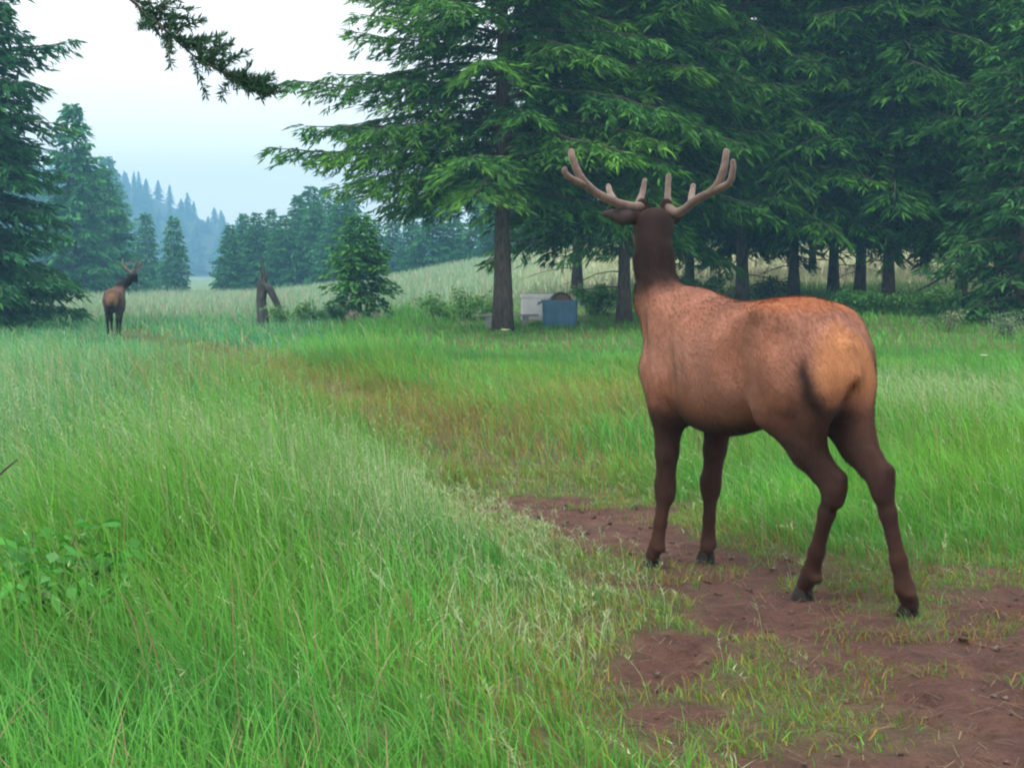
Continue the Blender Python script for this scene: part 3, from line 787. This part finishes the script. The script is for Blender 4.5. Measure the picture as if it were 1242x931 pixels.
    c = mix(c, np.array([.15, .065, .04]), smooth((s_ - 1.36) / .1) * smooth((1.42 - z_) / .12) * smooth((z_ - .9) / .1) * .8)
    hf = (V - poll) @ fwd; hd2 = (z_ > 1.5)
    c = mix(c, np.array([.10, .062, .045]), smooth((hf - .12) / .1) * hd2); c = mix(c, darkc * .6, smooth((hf - .36) / .03) * hd2)
    for (l, dv, ln_) in ears:
        b_ = hp(-.01, l * .07, .03); e_ = unit(np.array(dv, float)); q = (V - b_) @ e_; dd = np.linalg.norm(V - b_ - q[:, None] * e_, axis=1)
        c = mix(c, np.array([.05, .043, .045]), smooth((q - .05) / .04) * (dd < .06) * (q < ln_ + .05))
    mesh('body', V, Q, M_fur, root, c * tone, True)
    if res < .02:                                  # short summer hair lying back along the body
        rg = np.random.default_rng(17); a, b_, d_ = V[Q[:, 0]], V[Q[:, 1]], V[Q[:, 2]]; nn = np.cross(b_ - a, d_ - a); ar = np.linalg.norm(nn, axis=1)
        n_ = 90000; fi = rg.choice(len(Q), n_, p=ar / ar.sum()); u, v = rg.random((2, n_, 1))
        p0 = (V[Q[fi, 0]] * (1 - u) + V[Q[fi, 1]] * u) * (1 - v) + (V[Q[fi, 3]] * (1 - u) + V[Q[fi, 2]] * u) * v
        e = .004; gr = unit(np.stack([S.ev(p0 + np.eye(3)[i] * e) - S.ev(p0 - np.eye(3)[i] * e) for i in range(3)], 1))
        flow = np.array([-.8, 0, -.55]) + rg.normal(0, .22, (n_, 3)); low = (p0[:, 2] < .85) | (p0[:, 2] > 1.5); flow[low] = np.array([-.15, 0, -1]) + rg.normal(0, .15, (low.sum(), 3))
        flow = unit(flow - gr * np.sum(flow * gr, 1, keepdims=True)); dv = unit(flow + gr * rg.uniform(.12, .4, (n_, 1)))
        lh = rg.uniform(.014, .03, (n_, 1)) * np.where(p0[:, 2:] < .6, .55, 1) * np.where((p0[:, 2:] > 1.35) & (p0[:, 2:] < 1.66) & (p0[:, :1] > 1.3), 1.6, 1) * np.where(p0[:, 2:] > 1.7, .5, 1); wv = unit(np.cross(dv, gr)) * rg.uniform(.0009, .002, (n_, 1))
        hv = np.stack([p0 - wv - gr * .002, p0 + wv - gr * .002, p0 + dv * lh], 1).reshape(-1, 3)
        hc = (c * tone)[Q[fi, 0]] * rg.uniform(.62, 1.4, (n_, 1)) * (.8 + .4 * fbm(p0[:, 0] * 6, p0[:, 2] * 6 + p0[:, 1] * 4, 3)[:, None])
        tag(mesh('coat_hair', hv, np.arange(n_ * 3).reshape(n_, 3), M_hair, root, np.repeat(hc, 3, 0)), kind='stuff')
    for to, kind in hooves: leg_hoof(root, to, (1, 0), to[2] - .012)
    for sg in (1, -1):
        m = MB(); ec = hp(.105, sg * .088, .025); lathe(m, [(-.016, .001), (-.012, .011), (0, .016), (.012, .011), (.016, .001)], ec, (1, 0, 0), 10); m.build('eye', M_eye, root, True)
    for tubes in antlers(hp):
        m = MB()
        for pts, r in tubes:
            pts = [np.array(p_) for p_ in pts]; Pn = []; Rn = []      # smooth the path
            k = len(pts); tt = np.linspace(0, k - 1, (k - 1) * 5 + 1)
            for q in tt:
                i = min(int(q), k - 2); f = q - i; p0, p1, p2, p3 = pts[max(i - 1, 0)], pts[i], pts[i + 1], pts[min(i + 2, k - 1)]
                Pn.append(.5 * (2 * p1 + (p2 - p0) * f + (2 * p0 - 5 * p1 + 4 * p2 - p3) * f * f + (3 * p1 - p0 - 3 * p2 + p3) * f ** 3)); Rn.append(.98 * (r[i] + (r[i + 1] - r[i]) * f))
            e = unit(Pn[-1] - Pn[-2]); rl_ = Rn[-1]
            for f in (.5, .8, .98): Pn.append(Pn[len(tt) - 1] + e * rl_ * f); Rn.append(rl_ * math.sqrt(1 - f * f))
            m.tube(Pn, Rn, 12, True, .06)
        m.build('antler', M_velvet, root, True)
    return root

# the near bull: joints read off the picture, then taken into the body frame
H1 = np.array([-.447, .894]); H1 /= np.linalg.norm(H1); L1 = np.array([-H1[1], H1[0]])
O1 = np.array([1.49, 6.42]); O1z = 0.0
def loc(p):
    q = p[:2] - O1; return np.array([q @ H1, q @ L1, p[2] - O1z])
def J(px, py, d): return loc(P(px, py, d))
def toe(px, py):
    g = G(px, py); q = loc(g); return q
fl = toe(790, 688); fr = toe(856, 680); hl = toe(974, 724); hr = toe(1101, 748)
legs = [('f', 1, [(1.25, .155, .83), J(807, 595, 7.52), J(797, 660, 7.5), fl]),
        ('f', -1, [(1.24, -.15, .83), J(862, 590, 7.66), J(859, 655, 7.68), fr]),
        ('h', 1, [(.40, .125, .90), J(1011, 590, 6.56), J(984, 694, 6.76), hl]),
        ('h', -1, [(.34, -.135, .90), J(1068, 582, 6.42), J(1097, 712, 6.42), hr])]
neck = ([(1.28, 0, 1.16), J(800, 365, 7.66), J(793, 318, 7.74), J(792, 275, 7.80)], [.22, .116, .097, .088])
hdir = np.array([-.10, .98]); hdir = np.array([hdir @ H1, hdir @ L1, -.10])
def ant1(hp):
    q = lambda *a: J(*a)
    left = [([hp(.02, .062, .10), q(762, 250, 7.80), q(728, 237, 7.70), q(706, 218, 7.62), q(695, 194, 7.62), q(693, 184, 7.64)], [.026, .024, .023, .022, .019, .017]),
            ([q(712, 225, 7.64), q(693, 217, 7.56), q(685, 209, 7.53), q(685, 205, 7.53)], [.02, .018, .015, .014]),
            ([q(771, 253, 7.83), q(778, 238, 7.95), q(782, 219, 8.02)], [.020, .018, .013]),
            ([q(745, 243, 7.74), q(740, 234, 7.86), q(738, 226, 7.93)], [.018, .017, .014])]
    right = [([hp(.02, -.062, .10), q(822, 258, 7.80), q(845, 242, 7.70), q(866, 230, 7.62), q(877, 208, 7.60), q(881, 184, 7.62)], [.026, .024, .022, .022, .020, .017]),
             ([q(866, 231, 7.62), q(884, 222, 7.55), q(889, 206, 7.53), q(889, 196, 7.53)], [.02, .018, .016, .014]),
             ([q(814, 260, 7.83), q(810, 240, 7.95), q(811, 214, 8.02)], [.020, .018, .014]),
             ([q(838, 246, 7.73), q(839, 236, 7.86), q(841, 225, 7.93)], [.018, .017, .013])]
    return [left, right]
lv = lambda v: (np.array(v[:2]) @ H1, np.array(v[:2]) @ L1, v[2])
ELK_TONE = np.array([1.3, 1.2, 1.12])
make_elk('large bull elk in velvet standing on the dirt track, seen from behind', (O1[0], O1[1], O1z), math.atan2(H1[1], H1[0]), legs, neck,
         (J(795, 272, 7.84), hdir), [(1, lv((-1, -.15, .12)), .21), (-1, lv((.35, .9, .25)), .16)], ant1, .0135, ELK_TONE)

# the far bull: walking away, head turned to the right
b = base(136, 41); hd2 = radians(90 + 10)
def ant2(hp):
    r = []
    for sg in (1, -1):
        r.append([([hp(.02, sg * .06, .1), hp(-.05, sg * .2, .2), hp(-.12, sg * .36, .32), hp(-.1, sg * .42, .5)], [.03, .028, .025, .02]),
                  ([hp(-.02, sg * .12, .15), hp(.14, sg * .16, .22), hp(.2, sg * .18, .36)], [.024, .02, .014]),
                  ([hp(-.09, sg * .3, .28), hp(.02, sg * .34, .36), hp(.05, sg * .36, .46)], [.024, .02, .014])])
    return r
zt = lambda x, y: 0.0
legs2 = [('f', 1, [(1.25, .155, .83), (1.3, .13, .5), (1.27, .12, .13), (1.29, .12, .01)]), ('f', -1, [(1.24, -.15, .83), (1.15, -.13, .5), (1.05, -.12, .13), (1.06, -.12, .01)]),
         ('h', 1, [(.5, .16, .82), (.18, .14, .56), (.27, .13, .14), (.29, .13, .01)]), ('h', -1, [(.45, -.16, .82), (.02, -.14, .56), (.02, -.13, .14), (.04, -.13, .01)])]
make_elk('distant bull elk walking away through the tall meadow grass', b, hd2, legs2,
         ([(1.28, 0, 1.16), (1.5, -.12, 1.42), (1.6, -.3, 1.58), (1.62, -.42, 1.7)], [.22, .15, .12, .10]), ((1.62, -.45, 1.72), (.55, -.8, -.1)),
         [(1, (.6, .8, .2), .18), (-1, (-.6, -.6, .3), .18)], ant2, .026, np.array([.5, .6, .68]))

# ------------------------------------------------------------------ grass
def blades(x, y, h, wd, ldir, bend, col, segs, z=None, tipcol=None):
    n_ = len(x); z = terrain(x, y) - .015 if z is None else z
    lx, ly = np.cos(ldir), np.sin(ldir); face = RNG.uniform(0, 2 * pi, n_); wx, wy = np.cos(face), np.sin(face)
    L_ = segs + 1; V = np.zeros((n_, L_, 2, 3), np.float32); Cc = np.zeros((n_, L_, 2, 3), np.float32)
    for i in range(L_):
        u = i / segs; off = bend * h * (.25 * u + .75 * u ** 2.2); zz = h * (u - .42 * np.minimum(bend, 1.3) * u ** 2.4)
        ww = wd * (1 - .92 * u ** 1.6) * .5
        for s, sg in enumerate((-1, 1)):
            V[:, i, s, 0] = x + lx * off + wx * ww * sg; V[:, i, s, 1] = y + ly * off + wy * ww * sg; V[:, i, s, 2] = z + zz
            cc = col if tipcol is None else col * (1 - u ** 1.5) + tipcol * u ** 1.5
            Cc[:, i, s] = cc
    b_ = (np.arange(n_) * L_ * 2)[:, None, None]; i_ = np.arange(segs)[None, :, None] * 2
    Q = (b_ + i_ + np.array([0, 1, 3, 2])[None, None, :]).reshape(-1, 4)
    return V.reshape(-1, 3), Q, Cc.reshape(-1, 3)

GR = {'g': np.array([.072, .32, .055]), 'lime': np.array([.15, .40, .035]), 'blue': np.array([.065, .33, .14]), 'pale': np.array([.36, .47, .24]), 'red': np.array([.26, .19, .05]), 'yel': np.array([.22, .31, .04]), 'dry': np.array([.36, .29, .15])}
ZR = [(zone, a) for a in ()]
def plantmix(x, y):
    zp = np.maximum(zone(x, y, 560, 650, 1.0, 1.5), .85 * zone(x, y, 660, 760, .45, .8)); zp = np.maximum(zp, .75 * zone(x, y, 300, 620, 1.1, 1.5))
    zp = np.maximum(zp, .6 * zone(x, y, 1130, 500, 1.3, 2.2))
    zr = np.maximum(zone(x, y, 560, 520, 1.5, 2.6), .8 * zone(x, y, 760, 500, 1.2, 2.0)); zr = np.maximum(zr, .5 * zone(x, y, 420, 500, 1.5, 2))
    zl = np.maximum(zone(x, y, 1180, 560, 1.6, 3.5), .7 * zone(x, y, 60, 780, .8, 1.0))
    zb = smooth((-x - 1.2 - .05 * y) / 3)
    zy = zone(x, y, 680, 470, 4, 5)
    return zp, zr, zl, zb, zy

def grass_color(x, y, n_):
    zp, zr, zl, zb, zy = plantmix(x, y); nn = fbm(x * .9, y * .9, 13)
    c = GR['g'] + (GR['lime'] - GR['g']) * np.clip(nn * 1.2 - .2 + .5 * zl, 0, 1)[:, None]
    def m(c, k, pr): s_ = (RNG.random(n_) < pr)[:, None]; return np.where(s_, k, c)
    c = m(c, GR['blue'], .75 * zb); c = m(c, GR['yel'], .6 * zy * (nn + .2)); c = m(c, GR['pale'], .6 * zp * (nn * 1.2 + .2) + .34 * zb * nn); c = m(c, GR['red'], .34 * zr * nn * 1.6); c = m(c, GR['dry'], np.full(n_, .06))
    tr = np.clip(1 - np.maximum(np.minimum(seg_mask(x, y, TRAIL), seg_mask(x, y, TRKW)), 0) * 1.2, 0, 1)
    c = m(c, GR['yel'] * np.array([1.0, .85, 1]), .45 * tr); c = m(c, GR['red'] * np.array([.9, .95, 1]), .22 * tr * nn * 1.6)
    return c * RNG.uniform(.65, 1.35, (n_, 1)) * (.62 + .76 * fbm(x * .55 + 40, y * .55, 37, 4))[:, None]

def scatter(n_, y0, y1, marg=.06, extra=.9, pw=1.0):
    # even over the ground the picture (and a step either side) can see
    y = np.sqrt(RNG.uniform(y0 ** 2, y1 ** 2, n_)) if pw == 1 else (RNG.uniform(0, 1, n_) ** pw) * (y1 - y0) + y0
    hw = y * (.345 + marg) + extra; x = RNG.uniform(-1, 1, n_) * hw
    return x, y

def height_map(x, y):
    n1 = fbm(x * .7, y * .7, 19); hl_ = .26 + .34 * smooth((-x + .3 - .03 * y) / 1.6)      # tall on the left
    hl_ = hl_ + .12 * smooth((x - 1.2 - .02 * y) / 1.5) * smooth((y - 8) / 2)
    sh = np.clip(seg_mask(x, y, TRKW), 0, 1.4) / 1.4; shf = np.clip(seg_mask(x, y, TRAIL) + .5, 0, 1.5) / 1.5
    return hl_ * (.55 + .9 * n1) * (.22 + .78 * sh) * (.38 + .62 * shf) * (1 - .45 * smooth((y - 16) / 14))

def sward(name, label, n_, y0, y1, wd, segs, hs=1.0, clump=.7):
    x, y = scatter(n_, y0, y1)
    if clump:
        k = RNG.random(n_) < clump; cell = .16 * (1 + y0 / 12)
        cx = (np.floor(x / cell) + vnoise(np.floor(x / cell) * 7.1, np.floor(y / cell) * 3.3, 3)) * cell; cyy = (np.floor(y / cell) + vnoise(np.floor(x / cell) * 5.7, np.floor(y / cell) * 9.1, 4)) * cell
        x = np.where(k, cx + RNG.normal(0, cell * .28, n_), x); y = np.where(k, cyy + RNG.normal(0, cell * .28, n_), y)
    d = dirt(x, y); keep = RNG.random(n_) > d * 1.06
    keep &= y > 3.0
    x, y, d = x[keep], y[keep], d[keep]; n_ = len(x)
    h = np.clip(height_map(x, y) * RNG.uniform(.55, 1.35, n_) * hs * (1 - .65 * d), .04, .95)
    wind = 2.6 + 2.2 * (fbm(x * .5, y * .5, 29) - .5); ld = wind + RNG.normal(0, 1.0, n_)
    bend = np.clip(RNG.normal(.55, .3, n_), .05, 1.3)
    c = grass_color(x, y, n_)
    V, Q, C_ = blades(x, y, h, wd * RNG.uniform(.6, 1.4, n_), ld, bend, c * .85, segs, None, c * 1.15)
    o = mesh(name, V, Q, M_grass, None, C_); return tag(o, label, 'grass', kind='stuff')

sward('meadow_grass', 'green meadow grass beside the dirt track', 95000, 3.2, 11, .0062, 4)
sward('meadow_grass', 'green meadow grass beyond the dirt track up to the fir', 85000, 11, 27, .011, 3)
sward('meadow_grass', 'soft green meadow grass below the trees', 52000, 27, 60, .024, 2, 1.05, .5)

# pale flowering stems standing above the leaves
def seed_stems():
    n_ = 24000; x, y = scatter(n_, 3.6, 17); zp, zr, zl, zb, zy = plantmix(x, y)
    pr = np.clip(.10 + 1.2 * zp + .6 * zr + .55 * zb, 0, 1) * (.4 + fbm(x * 1.3, y * 1.3, 91)); keep = (RNG.random(n_) < pr) & (dirt(x, y) < .35)
    x, y = x[keep], y[keep]; n_ = len(x); zp, zr, *_ = plantmix(x, y)
    h = np.clip((height_map(x, y) * 1.25 + .1) * RNG.uniform(.7, 1.2, n_), .12, .95); ld = 2.6 + 2.2 * (fbm(x * .5, y * .5, 29) - .5) + RNG.normal(0, .8, n_); bend = np.clip(RNG.normal(.45, .25, n_), .05, 1.1)
    red = (RNG.random(n_) < zr / (zp + zr + .05))[:, None]
    c = np.where(red, GR['red'], GR['pale']) * RNG.uniform(.7, 1.3, (n_, 1))
    V1, Q1, C1 = blades(x, y, h, np.full(n_, .0028), ld, bend, c * np.array([.7, .9, .6]), 4, None, c)
    # plume: short fine spikelets round the top of each stem
    k = 9; u = np.tile(np.linspace(.72, 1.0, k), n_); r = np.repeat(np.arange(n_), k)
    off = bend[r] * h[r] * (.25 * u + .75 * u ** 2.2); px = x[r] + np.cos(ld[r]) * off; py = y[r] + np.sin(ld[r]) * off
    pz = terrain(x, y)[r] - .015 + h[r] * (u - .42 * np.minimum(bend[r], 1.3) * u ** 2.4)
    V2, Q2, C2 = blades(px, py, RNG.uniform(.012, .035, len(r)), RNG.uniform(.003, .006, len(r)), RNG.uniform(0, 6.28, len(r)), RNG.uniform(.5, 1.6, len(r)), c[r] * RNG.uniform(.8, 1.3, (len(r), 1)), 1, pz)
    o = mesh('seed_grass', np.concatenate([V1, V2]), np.concatenate([Q1, Q2 + len(V1)]), M_grass, None, np.concatenate([C1, C2]))
    tag(o, 'pale and reddish seed heads rising over the meadow grass', 'grass', kind='stuff')
seed_stems()

# far hayfield: straw coloured tops
def hayfield():
    n_ = 60000; x, y = scatter(n_, 40, 125, .05, 4); k = RNG.random(n_) < smooth((y - 40) / 26); x, y = x[k], y[k]; n_ = len(x); h = RNG.uniform(.35, .8, n_) * (.5 + .5 * smooth((y - 42) / 20))
    lf = smooth((x + 3) / 14); nn = fbm(x * .12, y * .12, 15)
    c = np.array([.29, .44, .26]) * (1 - lf[:, None]) + np.array([.47, .50, .29]) * lf[:, None]
    gm = smooth((66 - y) / 22)[:, None]; c = c * (1 - gm) + np.array([.13, .26, .07]) * gm
    pk = (RNG.random(n_) < .3 * nn)[:, None]; c = np.where(pk, np.array([.45, .35, .26]), c) * RNG.uniform(.7, 1.3, (n_, 1))
    V, Q, C_ = blades(x, y, h, RNG.uniform(.03, .07, n_), RNG.uniform(0, 6.28, n_), RNG.uniform(.1, .6, n_), c, 2)
    tag(mesh('hay_grass', V, Q, M_grass, None, C_), 'pale straw coloured grass of the open hayfield behind the trees', 'grass', kind='stuff')
hayfield()

# short sprouts and litter on the bare soil
def sprouts():
    n_ = 60000; x, y = scatter(n_, 3.4, 9.5); pr = smooth((fbm(x * 1.9, y * 1.9, 55, 3) - .57) / .1)
    k = (RNG.random(n_) < pr) & (dirt(x, y) > .4); x, y = x[k], y[k]; n_ = len(x)
    c = grass_color(x, y, n_) * np.where(RNG.random((n_, 1)) < .35, np.array([1.7, 1.2, 1.0]), 1.0)
    V, Q, C_ = blades(x, y, RNG.uniform(.02, .085, n_), RNG.uniform(.003, .006, n_), RNG.uniform(0, 6.28, n_), RNG.uniform(.3, 1.2, n_), c * .8, 2)
    tag(mesh('sparse_grass', V, Q, M_grass, None, C_), 'thin short grass sprouting on the bare dirt track', 'grass', kind='stuff')
    n_ = 90000; x, y = scatter(n_, 3.4, 10.5); d = dirt(x, y); sm = seg_mask(x, y, TRKW)
    k = (RNG.random(n_) < .75 * smooth((.75 - d) / .5) * smooth((.9 - sm) / .5)); x, y = x[k], y[k]; n_ = len(x)
    c = grass_color(x, y, n_) * np.where(RNG.random((n_, 1)) < .3, np.array([1.8, 1.15, 1.0]), .9)
    V, Q, C_ = blades(x, y, RNG.uniform(.025, .10, n_), RNG.uniform(.003, .0065, n_), RNG.uniform(0, 6.28, n_), RNG.uniform(.3, 1.3, n_), c, 2)
    tag(mesh('short_turf', V, Q, M_grass, None, C_), 'trampled short turf fringing the dirt track', 'grass', kind='stuff')
    n_ = 9000; x, y = scatter(n_, 3.4, 9.5); k = dirt(x, y) > .3; x, y = x[k], y[k]; n_ = len(x); a = RNG.uniform(0, pi, n_); l = RNG.uniform(.01, .045, n_); wd_ = RNG.uniform(.001, .0024, n_)
    z = terrain(x, y) + .004; ux, uy = np.cos(a), np.sin(a); dz = RNG.uniform(-.006, .012, n_)
    V = np.stack([np.stack([x - ux * l - uy * wd_, y - uy * l + ux * wd_, z - dz], 1), np.stack([x - ux * l + uy * wd_, y - uy * l - ux * wd_, z - dz], 1), np.stack([x + ux * l + uy * wd_, y + uy * l - ux * wd_, z + dz], 1), np.stack([x + ux * l - uy * wd_, y + uy * l + ux * wd_, z + dz], 1)], 1).reshape(-1, 3)
    cc = np.where(RNG.random((n_, 1)) < .5, np.array([.23, .17, .095]), np.array([.12, .08, .05])) * RNG.uniform(.6, 1.3, (n_, 1))
    tag(mesh('dead_straw', V, np.arange(n_ * 4).reshape(n_, 4), M_grass, None, np.repeat(cc, 4, 0)), 'broken dead straw scattered over the bare track', 'straw', kind='stuff')
    n_ = 5000; x, y = scatter(n_, 3.4, 11); k = dirt(x, y) > .45; x, y = x[k], y[k]; n_ = len(x)
    r = .003 + .014 * RNG.random(n_) ** 5; t0 = np.array([(1, 1, 1), (1, -1, -1), (-1, 1, -1), (-1, -1, 1)], float)
    V = np.stack([x, y, terrain(x, y) - .012 + r * .4], 1)[:, None, :] + (t0[None] + RNG.normal(0, .3, (n_, 4, 3))) * r[:, None, None] * np.array([1, 1, .6])
    Fs = (np.arange(n_)[:, None, None] * 4 + np.array([(0, 1, 2), (0, 3, 1), (0, 2, 3), (1, 3, 2)])[None]).reshape(-1, 3)
    cc = np.where(RNG.random((n_, 1)) < .3, np.array([.16, .12, .09]), np.array([.095, .05, .036])) * RNG.uniform(.6, 1.3, (n_, 1))
    m, t, p = newmat('clods'); a = t.nodes.new('ShaderNodeAttribute'); a.attribute_name = 'col'; t.links.new(a.outputs['Color'], p.inputs['Base Color']); p.inputs['Roughness'].default_value = .95
    tag(mesh('soil_clods', V.reshape(-1, 3), Fs, m, None, np.repeat(cc, 4, 0)), 'small reddish clods and litter on the bare track', 'soil', kind='stuff')
sprouts()

# ------------------------------------------------------------------ leafy plants
def leafy(name, label, cat, loc_, n_, R, Hh, ls, col, seed, group=None, stems=10):
    rg = np.random.default_rng(seed); rr = random.Random(seed); root = thing(name, label, cat, loc_, group); m = MB()
    tops = []
    for i in range(stems):
        a = rr.uniform(0, 6.28); r = R * rr.random() ** .5; t = np.array([cos(a) * r, sin(a) * r, Hh * rr.uniform(.55, 1.05) * (1 - .35 * r / R)])
        b0 = np.array([cos(a) * r * .25, sin(a) * r * .25, -.04]); mid = b0 * .4 + t * .6 + np.array([0, 0, Hh * .1]); m.tube([b0, mid, t], [.012 * Hh + .003, .008 * Hh + .002, .002], 4, False); tops.append((b0, mid, t))
    m.build('stems', M_deadwood if Hh > 1 else M_leaf if False else M_bark, root)
    k = rg.integers(0, stems, n_); u = rg.random(n_) ** .6
    T = np.array(tops); p = np.where((u < .5)[:, None], T[k, 0] + (T[k, 1] - T[k, 0]) * (u * 2)[:, None], T[k, 1] + (T[k, 2] - T[k, 1]) * (u * 2 - 1)[:, None])
    p = p + rg.normal(0, R * .13, p.shape) * np.array([1, 1, .5]); p[:, 2] = np.maximum(p[:, 2], .02)
    d = unit(rg.normal(0, 1, (n_, 3)) + np.array([0, 0, .1])); d[:, 2] *= .6
    V, Q = quads_from(p, unit(d), unit(np.cross(d, rg.normal(0, .5, d.shape) + np.array([0, 0, 1]))), ls * rg.uniform(.6, 1.3, n_), ls * .3 * rg.uniform(.7, 1.2, n_), .25)
    c = np.asarray(col) * rg.uniform(.6, 1.45, (n_, 1)); mesh('leaves', V, Q, M_leaf, root, np.repeat(c, 4, 0)); return root
gsh = (.07, .2, .045)
leafy('shrub', 'low green shrub at the foot of the young meadow conifer', 'shrub', base(405, 45), 1500, .75, .8, .11, (.05, .15, .05), 1)
leafy('shrub', 'pale twiggy shrub below the young meadow conifer', 'shrub', base(440, 44.6), 700, .7, .5, .08, (.24, .25, .17), 2)
leafy('shrub', 'bright green shrub behind the fir trunk and plank', 'shrub', base(560, 44), 2200, 1.3, .95, .12, (.1, .26, .05), 3)
leafy('shrub', 'leafy bush between the blue bin and the trunk behind the elk neck', 'shrub', base(722, 43), 2200, .9, 1.1, .12, (.09, .25, .05), 4)
leafy('shrub', 'dense bush under the grove showing over the elk withers', 'shrub', base(845, 44), 1700, .9, 1.3, .12, (.06, .17, .04), 5)
leafy('shrub', 'dark twiggy bush among the grove trunks', 'shrub', base(930, 47), 900, 1.1, .9, .11, (.045, .10, .035), 6)
leafy('shrub', 'grassy green bush beside the thick fir trunk', 'shrub', base(1045, 40), 2000, 1.2, .75, .12, (.08, .24, .05), 7)
leafy('shrub', 'bushy weeds below the leaning pole', 'shrub', base(1125, 39), 2400, 1.4, .85, .12, (.09, .23, .05), 8)
leafy('shrub', 'grey flowering weeds before the low dark spruce', 'shrub', base(1150, 33), 500, .8, .6, .06, (.18, .24, .12), 9)
leafy('shrub', 'grey green weeds under the low dark spruce', 'shrub', base(1225, 31), 700, .8, .6, .07, (.14, .22, .11), 10)
leafy('shrub', 'green bush right of the broken stump', 'shrub', base(365, 46), 1700, 1.2, .85, .12, (.1, .24, .06), 12)
leafy('broadleaf_weed', 'broad leaved weed in the tall grass at the shaded meadow corner', 'weed', G(40, 800), 420, .45, .6, .075, (.05, .25, .03), 13, None, 9)
leafy('broadleaf_weed', 'lighter broad leaved weed standing among the tall seed grass', 'weed', G(135, 575), 160, .22, .6, .06, (.14, .40, .03), 14, None, 7)

def flower(px, py, s=1.0, label='', n_=9):
    g = G(px, py); root = thing('white_flower', label, 'flower', g); h = .34 * s
    m = MB(); m.tube([(0, 0, -.02), (.01, 0, h * .5), (.02, .0, h)], [.004, .0035, .003], 5, False); m.build('stem', M_leaf if False else M_bark, root)
    m = MB()
    for k in range(n_):
        a = 2 * pi * k / n_; c, s_ = cos(a), sin(a); R = .06 * s; w2 = .022 * s; b = np.array([.02, 0, h])
        m.add([b, b + (c * R * .6 - s_ * w2, s_ * R * .6 + c * w2, .02), b + (c * R, s_ * R, .012), b + (c * R * .6 + s_ * w2, s_ * R * .6 - c * w2, .02)], [(0, 1, 2, 3)])
    m.build('petals', M_petal, root)
    m = MB(); lathe(m, [(-.012, .004), (-.008, .014 * s), (.004, .016 * s), (.012, .004)], (.02, 0, h + .01), (1, 0, 0), 8); m.build('flower_centre', M_yolk, root)
M_petal = ramp_mat('petal', (.7, .7, .66), (.82, .82, .8), 9, .6, 0); M_yolk = ramp_mat('flower_yellow', (.5, .35, .04), (.6, .42, .05), 9, .7, 0)
flower(611, 437, 1.5, 'white daisy in the grass in front of the fir trunk')
flower(1191, 462, 1.0, 'white daisy in the grass by the right meadow')

# dark twig sticking up from the tall grass
def twig():
    g = base(-190, 6.2); e = P(21, 557, 6.0); root = thing('dead_twig', 'dark dead twig poking out of the tall grass', 'twig', g)
    m = MB(); e = e - np.array(root.location); m.tube([(0, 0, -.05), e * .5 + (-.02, 0, .08), e * .8 + (-.01, 0, .01), e], [.012, .01, .007, .003], 6); m.build('stick', M_bark, root)
twig()

# ------------------------------------------------------------------ haze
def haze():
    m = MB(); m.box((0, 474, 33), (1320, 1060, 74)); o = m.build('haze', None)
    mt = bpy.data.materials.new('morning_mist'); mt.use_nodes = True; t = mt.node_tree; t.nodes.clear()
    ou = t.nodes.new('ShaderNodeOutputMaterial'); v = t.nodes.new('ShaderNodeVolumePrincipled')
    v.inputs['Color'].default_value = (.29, .68, 1.0, 1); v.inputs['Density'].default_value = .0014; v.inputs['Anisotropy'].default_value = .0
    t.links.new(v.outputs[0], ou.inputs['Volume']); o.data.materials.append(mt)
    tag(o, 'thin bluish morning mist over the meadow', 'mist', kind='stuff')
haze()
